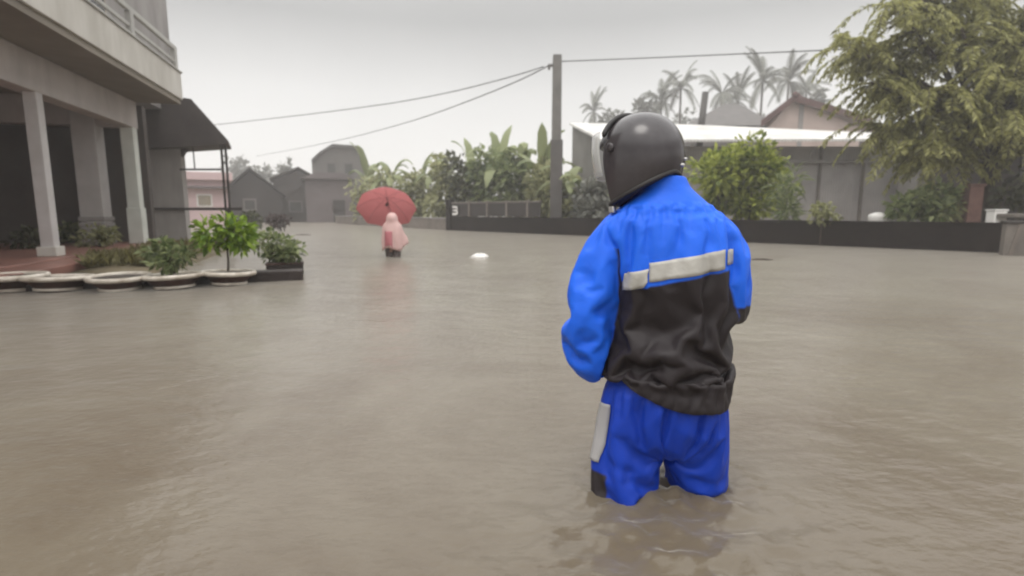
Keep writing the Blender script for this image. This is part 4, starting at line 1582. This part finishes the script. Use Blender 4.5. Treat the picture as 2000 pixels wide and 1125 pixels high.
nt_ = torso_norm()
nl_, nr_ = limb_norm(AL, rl_), limb_norm(AR, rr_)
on_torso = (np.minimum(nl_, nr_) - nt_) * .08
zw = Pn[:, 2] - GZ
band_low = np.where(Pn[:, 0] > -.06, .698 + .19 * (Pn[:, 0] + .0), .682 + .1 * (Pn[:, 0] + .06))
blk = np.minimum(on_torso, band_low + .012 - zw)
# black under-sleeve of the right arm and the black left side gusset
under_r = np.minimum(-on_torso - .0, np.minimum((.632 - .15 * (Pn[:, 1] - .04)) - zw, Pn[:, 0] - .05))
gus = np.minimum(on_torso, np.minimum(-.125 - Pn[:, 0] + .0, .70 - zw))
seam_shade = np.where((Pn[:, 0] < 0) & (zw > .58) & (zw < .79) & (Pn[:, 1] < .02), .0045 - np.abs(on_torso), -.05)  # armhole seam, with the shade of the crease drawn into the black
cuffl = .0025 - np.abs(np.linalg.norm(Pn - AL[-1], axis=1) - .075)
blk = np.maximum.reduce([blk, under_r, gus, seam_shade, np.where(nl_ < 1.3, cuffl, -.05)])
at_ = jme.attributes.new('black', 'FLOAT', 'POINT')
at_.data.foreach_set('value', blk.astype(np.float32))
jme.materials.append(JM)
jacket = bpy.data.objects.new('rain_jacket', jme)
col.objects.link(jacket)
jacket.parent = rider
sd = jacket.modifiers.new('thick', 'SOLIDIFY')
sd.thickness = .002
sd.offset = -1
sb = jacket.modifiers.new('sub', 'SUBSURF')
sb.levels = sb.render_levels = 1
jtree = BVHTree.FromPolygons([tuple(float(c) for c in v) for v in co_array(jme)], [tuple(p_.vertices) for p_ in jme.polygons])


def wrap_strip(tree, grid, name, m_, parent, off, thick=.003, direction=(0, 1, 0), start=-.6):
    """a patch of cloth laid on the garment: grid is rows of (x, z)"""
    d_ = Vector(direction).normalized()
    rows, nrm = [], []
    for row in grid:
        rr2, nn = [], []
        for (x_, z_) in row:
            o_ = Vector((x_, 0, z_ + GZ)) if abs(d_.y) > .5 else Vector((0, x_, z_ + GZ))
            o_ = o_ + d_ * start
            loc_, n_, _, _ = tree.ray_cast(o_, d_, 2.0)
            if loc_ is None:
                loc_, n_, _, _ = tree.find_nearest(o_ - d_ * start)
            rr2.append(np.array(loc_))
            nn.append(np.array(n_))
        rows.append(rr2)
        nrm.append(nn)
    A, Nn2 = np.array(rows), np.array(nrm)
    for _ in range(3):
        A[1:-1, 1:-1] = (A[1:-1, 1:-1] * 2 + A[:-2, 1:-1] + A[2:, 1:-1] + A[1:-1, :-2] + A[1:-1, 2:]) / 6
    A = A + Nn2 * off
    h, w2 = A.shape[:2]
    V_ = A.reshape(-1, 3)
    ii = np.arange(h * w2).reshape(h, w2)
    Fq = np.stack([ii[:-1, :-1], ii[:-1, 1:], ii[1:, 1:], ii[1:, :-1]], -1).reshape(-1, 4)
    o = mesh_obj(name, V_, Fq, m_, parent, True)
    sd = o.modifiers.new('thick', 'SOLIDIFY')
    sd.thickness = thick
    sd.offset = 0
    return o


REFL = mat('reflective_tape', (.42, .405, .37), (.33, .315, .285), .42, 9.0, .003, 60)
us = np.linspace(-.064, .138, 34)
wrap_strip(jtree, [[(x_, .737 + .19 * (x_ + .06) - v * .054) for x_ in us] for v in np.linspace(0, 1, 6)], 'reflective_band', REFL, jacket, .003, .0015)
us = np.linspace(-.132, -.067, 14)
wrap_strip(jtree, [[(x_, .704 + .24 * (x_ + .132) - v * (.050 - .012 * max(0, (x_ + .085) / .018) ** 2)) for x_ in us] for v in np.linspace(0, 1, 6)], 'reflective_band', REFL, jacket, .0055, .0015)
us = np.linspace(.145, .168, 6)
wrap_strip(jtree, [[(x_, .774 - v * .042) for x_ in us] for v in np.linspace(0, 1, 5)], 'reflective_band', REFL, jacket, .003, .0015)

# trousers
mb = MB()
mb.loft([[S(x + a * math.cos(t_), y + b * math.sin(t_), z) for t_ in np.linspace(0, 2 * math.pi, 30, endpoint=False)] for x, y, z, a, b in
         ((.005, .01, .40, .150, .115), (.002, .01, .33, .180, .135), (0, .01, .26, .200, .148), (.0, .01, .235, .204, .145), (.004, .015, .205, .195, .125), (.004, .02, .185, .14, .09))])
LL = [S(-.104, .01, .22), S(-.114, .00, .10), S(-.114, -.005, .02), S(-.110, .0, -.06), S(-.09, .02, -.20), S(-.09, -.01, -.40)]
LR = [S(.108, .02, .22), S(.132, .05, .10), S(.138, .07, .03), S(.136, .085, -.06), S(.125, .09, -.20), S(.115, .05, -.40)]
mb.tube(LL, [.100, .092, .094, .092, .085, .075], 24, True)
mb.tube(LR, [.096, .080, .078, .078, .076, .072], 24, True)
tme = remesh(mb, .0085, 5)


def tw(P_):
    z_ = P_[:, 2] - GZ
    w_ = np.full(len(P_), .14)
    w_ = np.where(z_ > .34, .95, w_)
    w_ = np.where(z_ < -.10, .9, w_)
    return w_


tme = drape(tme, tw, body_mb, 24, TSHRINK, lambda c_, n_: (c_[2] - GZ > .392 and n_[2] > .6) or c_[2] - GZ < -.40)
add_folds(tme, [(S(-.05, -.13, .30), S(.0, -.13, .16), .018, -.010), (S(.02, -.13, .26), S(.03, -.11, .13), .016, -.014), (S(-.17, -.08, .12), S(-.04, -.11, .08), .015, -.012), (S(-.18, -.07, .06), S(-.03, -.10, .03), .016, .012),
                (S(-.18, -.06, .015), S(-.02, -.09, -.012), .012, -.014), (S(.06, -.05, .06), S(.22, .0, .05), .014, -.010), (S(.06, -.04, .02), S(.23, .01, .02), .013, .010), (S(.06, -.11, .24), S(.17, -.09, .18), .018, .008), (S(-.14, -.12, .26), S(-.10, -.12, .14), .018, .009), (S(.10, -.10, .16), S(.20, -.06, .11), .015, -.008)], 5.2, .0040)
tz = drape.rest
an = np.arctan2(-(tz[:, 1] - .01), -(tz[:, 0] + .09))          # 0 = straight left, + = towards the back
zl = tz[:, 2] - GZ
blk = np.minimum(np.minimum(.055 - np.abs(zl - .055), .10), .10 * (.42 - np.abs(an - .42)))
blk = np.where(tz[:, 0] < -.05, blk, -.05)
wet = np.clip((.045 + .02 * np.sin(tz[:, 0] * 40) - zl) / .05, 0, 1)
blk = np.maximum(blk, -.003 + .006 * .38 * wet)
at_ = tme.attributes.new('black', 'FLOAT', 'POINT')
at_.data.foreach_set('value', blk.astype(np.float32))
tme.materials.append(TM)
trousers = bpy.data.objects.new('rain_trousers', tme)
col.objects.link(trousers)
trousers.parent = rider
sd = trousers.modifiers.new('thick', 'SOLIDIFY')
sd.thickness = .002
sd.offset = -1
sb = trousers.modifiers.new('sub', 'SUBSURF')
sb.levels = sb.render_levels = 1
ttree = BVHTree.FromPolygons([tuple(float(c) for c in v) for v in co_array(tme)], [tuple(p_.vertices) for p_ in tme.polygons])
wrap_strip(ttree, [[(-.046 + .022 * v + (.27 - z_) * -.06, z_) for z_ in np.linspace(.29, .105, 22)] for v in np.linspace(0, 1, 5)], 'side_stripe', mat('pale_stripe', (.38, .37, .37), (.31, .30, .30), .5, 8.0), trousers, .004, direction=(1, 0, 0), start=-.6)

# helmet
HM = mat('helmet_plastic', (.034, .029, .031), (.056, .049, .052), .22, 5.0, spec=.5, lo=.4, hi=.6)
HB_ = mat('helmet_rubber', (.012, .010, .010), (.018, .015, .015), .55, 4.0)
helmet = empty('helmet', S(*HC))
helmet.rotation_euler = (R(-6), R(0), HYAW)
helmet.scale = (.935, .935, .95)
helmet.parent = rider


def shell_pt(az, v):
    """az: 0 = face, v: 0 top .. 1 equator .. 2 rim"""
    rx_, rf, rb_ = .127, .150, .142
    cy, sx = math.cos(az), math.sin(az)
    ry = rf if cy > 0 else rb_
    if v <= 1:
        ph = (1 - v) * math.pi / 2
        k_, z = math.cos(ph) ** .92, .140 * math.sin(ph) ** .95
    else:
        u = v - 1
        zr = -.058 - .095 * (.5 + .5 * cy) ** .8 - .010 * abs(sx)
        z = zr * u
        k_ = 1 - .15 * u ** 1.8
    return np.array([rx_ * k_ * sx, ry * k_ * cy, z])


NA, NV = 56, 26
V_, Fq = [], []
vs = np.concatenate([np.linspace(.02, 1, 15), np.linspace(1, 2, 12)[1:]])
for v in vs:
    for a in np.linspace(-math.pi, math.pi, NA, endpoint=False):
        V_.append(shell_pt(a, v))
for j in range(len(vs) - 1):
    for i in range(NA):
        i2 = (i + 1) % NA
        a = -math.pi + (i + .5) * 2 * math.pi / NA
        if abs(a) < R(66) and V_[j * NA + i][2] < .062:
            continue
        Fq.append((j * NA + i, (j + 1) * NA + i, (j + 1) * NA + i2, j * NA + i2))
Fq.append(tuple(range(NA)))
shell = mesh_obj('shell', V_, Fq, HM, helmet, True)
bm = bmesh.new()
bm.from_mesh(shell.data)
bmesh.ops.recalc_face_normals(bm, faces=bm.faces)
bm.to_mesh(shell.data)
bm.free()
sd = shell.modifiers.new('thick', 'SOLIDIFY')
sd.thickness = .016
sd.offset = -1
sb = shell.modifiers.new('sub', 'SUBSURF')
sb.levels = sb.render_levels = 1
rim = [shell_pt(a, 2.0) for a in np.linspace(R(66), R(294), 40)]
MB().tube(rim, .0085, 8).build('rim_trim', HB_, helmet, True)
liner = MB()
liner.loft([[shell_pt(a, v) * np.array([.86, .86, 1]) + np.array([0, 0, dz]) for a in np.linspace(R(70), R(290), 36)] for v, dz in ((1.2, 0), (1.7, 0), (2.0, -.012))], cap=False)
lo_ = liner.build('liner', HB_, helmet, True)
m_ = lo_.modifiers.new('thick', 'SOLIDIFY')
m_.thickness = .014
# ridge over the crown
arc = []
for a in np.linspace(R(-62), R(40), 26):
    q_ = np.array([.131 * math.sin(a), .035 - .02 * math.sin(a), .1425 * math.cos(a) ** .95])
    arc.append(q_)
MB().tube(arc, [.004] + [.0085] * 24 + [.004], 8).build('vent_ridge', HB_, helmet, True)
# visor: a clear curved sheet hinged at the temples
vm, n, l, p, o = new_mat('smoked_visor')
p.inputs['Base Color'].default_value = (.62, .62, .60, 1)
p.inputs['Roughness'].default_value = .12
p.inputs['Alpha'].default_value = .5
rows = []
for v in np.linspace(0, 1, 9):
    z = .085 - .135 * v
    bulge = 1.075 + .05 * math.sin(math.pi * v)
    rows.append([np.array([.127 * bulge * math.sin(a), .150 * bulge * math.cos(a) * (1.0 - .04 * v), z]) for a in np.linspace(R(-69), R(69), 33)])
A = np.array(rows)
ii = np.arange(9 * 33).reshape(9, 33)
vis = mesh_obj('visor', A.reshape(-1, 3), np.stack([ii[:-1, :-1], ii[:-1, 1:], ii[1:, 1:], ii[1:, :-1]], -1).reshape(-1, 4), vm, helmet, True)
m_ = vis.modifiers.new('thick', 'SOLIDIFY')
m_.thickness = .003
for q_ in (-1, 1):
    MB().lathe([(.001, -.006), (.013, -.006), (.013, .002), (.009, .004), (.001, .004)], 16).build('hinge', HM, helmet, True).matrix_local = Matrix.Translation(Vector((q_ * .1285, .018, .03))) @ Matrix.Rotation(q_ * R(90), 4, 'Y')
# small bright studs at the back and the strap with its buckle at the jaw
SILV = mat('silver_metal', (.62, .60, .58), None, .28, 5, metal=.9)
for az_, vv, rr2 in ((R(158), 1.30, .007), (R(166), 1.62, .009)):
    q_ = shell_pt(az_, vv)
    MB().ellipsoid(q_ * 1.01, (rr2 * 1.3, rr2 * .8, rr2 * .7), None, 10, 6).build('stud', SILV, helmet, True)
jl = [shell_pt(R(78), 1.9) * np.array([.93, .93, 1]), shell_pt(R(72), 2.0) + np.array([-.004, .006, -.022]), np.array([-.05, .085, -.165]), np.array([0, .078, -.168])]
jl = [q_ * np.array([-1, 1, 1]) if q_[0] > 0 else q_ for q_ in jl]
strap = MB().tube(jl, [.007, .008, .008, .007], 6).build('chin_strap', HB_, helmet, True)
bk_ = jl[1]
MB().box(bk_[0] - .010, bk_[0] + .004, bk_[1] - .011, bk_[1] + .011, bk_[2] - .010, bk_[2] + .012).build('buckle', SILV, strap, bevel=.004)

# ---------------------------------------------------------------- the person under the umbrella
UY = 10.45
q = gp(765, 503)
walker = empty('person', (at(766, 440, UY)[0], UY, -.50), R(4))
tag(walker, 'person in a pink raincoat wading far off under a red umbrella', 'person')


def U(x, y, z):
    return np.array([x, y, z + .50])


mb = MB()
mb.loft([[U(x + a * math.cos(t_), y + b * math.sin(t_), z) for t_ in np.linspace(0, 2 * math.pi, 16, endpoint=False)] for x, y, z, a, b in
         ((0, 0, .10, .12, .08), (0, 0, .22, .135, .09), (0, 0, .36, .115, .08), (0, 0, .50, .13, .09), (0, 0, .58, .11, .07), (0, .01, .63, .05, .05), (0, .015, .68, .045, .045))])
ha = U(.03, .17, .50)
mb.tube([U(.13, 0, .55), U(.16, .08, .40), ha], [.042, .036, .026], 10, True)
mb.tube([U(-.13, 0, .55), U(-.16, .0, .36), U(-.13, .10, .24)], [.042, .036, .026], 10, True)
mb.tube([U(-.065, 0, .14), U(-.06, .05, -.10), U(-.06, .0, -.44)], [.075, .055, .038], 10, True)
mb.tube([U(.065, 0, .14), U(.07, -.04, -.10), U(.07, -.05, -.44)], [.075, .055, .038], 10, True)
for fx, fy in ((-.06, 0), (.07, -.05)):
    mb.tube([U(fx, fy - .03, -.46), U(fx, fy + .12, -.475)], [.034, .026], 8, True)
eyes = add_head(mb, U(0, .02, .745), 0, .92)
add_hand(mb, ha, (-.2, .5, .9), (-1, .2, 0), (.1, .9, -.3), .9, .85)
add_hand(mb, U(-.13, .10, .24), (.1, .5, -.8), (1, 0, 0), (0, .8, .5), .9, .3)
bme = remesh(mb, .009, 3)
bme.materials.append(SKIN)
wb = bpy.data.objects.new('body', bme)
col.objects.link(wb)
wb.parent = walker
for e in eyes:
    MB().ellipsoid(e, (.012, .012, .012), None, 10, 6).build('eye', EYE, wb, True)
mb = MB()
mb.tube([U(-.065, 0, .24), U(-.06, .05, -.10), U(-.06, .0, -.42)], [.095, .080, .065], 14)
mb.tube([U(.065, 0, .24), U(.07, -.04, -.10), U(.07, -.05, -.42)], [.095, .080, .065], 14)
mb.build('dark_trousers', mat('dark_wet_cloth', (.06, .042, .036), (.045, .03, .026), .6, 6), walker, True)
PM, n, l, p, o = new_mat('pink_raincoat_film')
p.inputs['Base Color'].default_value = (.84, .60, .57, 1)
p.inputs['Roughness'].default_value = .35
tb_ = n.new('ShaderNodeBsdfTranslucent')
tb_.inputs[0].default_value = (.84, .58, .55, 1)
mx = n.new('ShaderNodeMixShader')
mx.inputs[0].default_value = .35
l.new(p.outputs[0], mx.inputs[1])
l.new(tb_.outputs[0], mx.inputs[2])
l.new(mx.outputs[0], o.inputs[0])
rings = []
prof = ((.150, .200, .150), (.20, .202, .150), (.28, .205, .150), (.36, .205, .148), (.44, .200, .142), (.52, .195, .134), (.58, .188, .122), (.63, .165, .110), (.665, .130, .102), (.70, .112, .108), (.74, .110, .112), (.78, .102, .106), (.82, .080, .086), (.845, .048, .052), (.855, .012, .014))
for z, a, b in prof:
    ring = []
    for t_ in np.linspace(0, 2 * math.pi, 48, endpoint=False):
        k_ = 1 + (.07 * math.sin(7 * t_ + z * 5) + .05 * math.sin(12 * t_ + 2)) * max(0, min(1, (.60 - z) / .3))
        dx, dz = 0, 0
        if z < .5:
            fl_ = math.exp(-((t_ - .15) / .5) ** 2) + math.exp(-((t_ - .15 - 2 * math.pi) / .5) ** 2)
            dx += fl_ * .10 * ((.5 - z) / .35) ** .8
            dz += fl_ * .10 * (.5 - z) / .35
            dz += .03 * math.sin(3 * t_ + 1) * (.5 - z) / .35
        ring.append(U(a * k_ * math.cos(t_) + dx, b * k_ * math.sin(t_), z + dz))
    rings.append(ring)
coat = MB().loft(rings, cap=False)
co_ = coat.build('raincoat', PM, walker, True)
sv = co_.modifiers.new('thick', 'SOLIDIFY')
sv.thickness = .003
ctree = BVHTree.FromPolygons([tuple(float(c) for c in v) for v in coat.v], coat.f)
GZ_keep, GZ = GZ, .50
wrap_strip(ctree, [[(x_, z_) for x_ in np.linspace(-.135 + .03 * (z_ - .16), .012, 12)] for z_ in np.linspace(.50, .17, 16)], 'back_panel', mat('rose_cloth', (.50, .17, .19), (.40, .13, .15), .6, 6), co_, .008)
GZ = GZ_keep

# umbrella, held: its own thing
axis_u = unit(np.array([-.10, .68, .74]))
uc = at(755, 407, 11.0)
RU = .60
umb = empty('umbrella', (0, 0, 0))
tag(umb, 'open red umbrella tilted forward over the pink raincoat', 'umbrella')
ex = unit(np.cross(axis_u, [0, 0, 1]))
ey = np.cross(axis_u, ex)
apex = uc + axis_u * .30
umb.location = [float(c) for c in apex]
G_ = 8
UM, n, l, p, o = new_mat('red_umbrella_cloth')
p.inputs['Base Color'].default_value = (.36, .10, .105, 1)
p.inputs['Roughness'].default_value = .6
tb_ = n.new('ShaderNodeBsdfTranslucent')
tb_.inputs[0].default_value = (.55, .19, .19, 1)
mx = n.new('ShaderNodeMixShader')
mx.inputs[0].default_value = .5
l.new(p.outputs[0], mx.inputs[1])
l.new(tb_.outputs[0], mx.inputs[2])
l.new(mx.outputs[0], o.inputs[0])
rings = []
NS = 48
for j in range(11):
    u = j / 10
    ring = []
    for i in range(NS):
        t_ = 2 * math.pi * i / NS
        ph = (t_ * G_ / (2 * math.pi)) % 1
        sc_ = 1 - .07 * u * math.sin(math.pi * ph)
        r_ = RU * math.sin(u * 1.15) / math.sin(1.15) * sc_
        h = -.32 * (1 - math.cos(u * 1.15)) / (1 - math.cos(1.15)) * (1 - .08 * u * math.sin(math.pi * ph))
        ring.append(axis_u * h + ex * r_ * math.cos(t_) + ey * r_ * math.sin(t_) if j else axis_u * 0 + ex * .004 * math.cos(t_) + ey * .004 * math.sin(t_))
    rings.append(ring)
MB().loft(rings, cap=False).build('canopy', UM, umb, True)
USH = M['dark_metal']
URIB = mat('red_rib', (.20, .06, .06), None, .5)
for i in range(G_):
    t_ = 2 * math.pi * i / G_
    pts = []
    for u in np.linspace(.03, 1, 8):
        r_ = RU * math.sin(u * 1.15) / math.sin(1.15)
        h = -.32 * (1 - math.cos(u * 1.15)) / (1 - math.cos(1.15)) - .006
        pts.append(axis_u * h + ex * r_ * math.cos(t_) + ey * r_ * math.sin(t_))
    rb_ = MB().tube(pts, .0032, 5).build('rib', URIB, umb, True)
    MB().tube([axis_u * -.20, pts[3]], .002, 5).build('strut', URIB, rb_, True)
hand_w = np.array(walker.location) + np.array(Matrix.Rotation(R(4), 3, 'Z') @ Vector(ha)) + np.array([-.02, .05, .06])
sd_ = unit(hand_w - apex)
ln_ = float(np.linalg.norm(hand_w - apex))
MB().tube([axis_u * .05, axis_u * -.02, sd_ * ln_], .007, 8).build('shaft', USH, umb, True)
MB().tube([axis_u * -.17, axis_u * -.23], .024, 10).build('runner', M['dark_door'], umb, True)
MB().tube([sd_ * (ln_ - .03), sd_ * (ln_ + .07), sd_ * (ln_ + .11) + np.array([0, -.03, 0]), sd_ * (ln_ + .09) + np.array([0, -.06, 0])], .013, 8, True).build('handle', M['dark_door'], umb, True)

# ================================================================== things afloat
q = gp(936, 503)
bag = MB()
rings = []
for z, k_ in ((-.06, .75), (.0, 1.0), (.035, .85), (.06, .5), (.07, .1)):
    rings.append([(.17 * k_ * math.cos(t_) * (1 + .18 * math.sin(3 * t_ + z * 30)), .10 * k_ * math.sin(t_) * (1 + .2 * math.cos(2 * t_)), z * (1 + .25 * math.sin(2 * t_ + 1))) for t_ in np.linspace(0, 2 * math.pi, 28, endpoint=False)])
bo_ = bag.loft(rings).build('floating_bag', M['white'], None, True)
bo_.location = [float(c) for c in q]
tag(bo_, 'white crumpled bag floating alone on the water', 'bag')
for (px, py, sx, lab) in ((592, 459, .30, 'dark sliver of debris floating right of the maroon bush'), (1487, 508, .22, 'dark sliver of debris floating right of the rider near the dark wall'), (372, 494, .2, 'dark twig floating behind the potted shrubs')):
    q = gp(px, py)
    o = MB().tube([(-sx, 0, .0), (-sx * .3, .03, .012), (sx * .4, -.02, .01), (sx, .02, 0)], [.012, .022, .02, .008], 8).build('driftwood', M['bark'], None, True)
    o.location = [float(c) for c in q]
    tag(o, lab, 'debris', 'debris afloat')

# ================================================================== rain haze
hz, n, l, p, o = new_mat('rain_haze')
n.remove(p)
pv = n.new('ShaderNodeVolumePrincipled')
pv.inputs['Color'].default_value = (.93, .92, .92, 1)
pv.inputs['Density'].default_value = .0038
pv.inputs['Anisotropy'].default_value = .35
l.new(pv.outputs[0], o.inputs['Volume'])
haze = MB().box(-302, 302, -42, 302, -1.6, 16).build('haze', hz)
tag(haze, 'thin rainy haze filling the air over the flood', 'haze', kind='stuff')
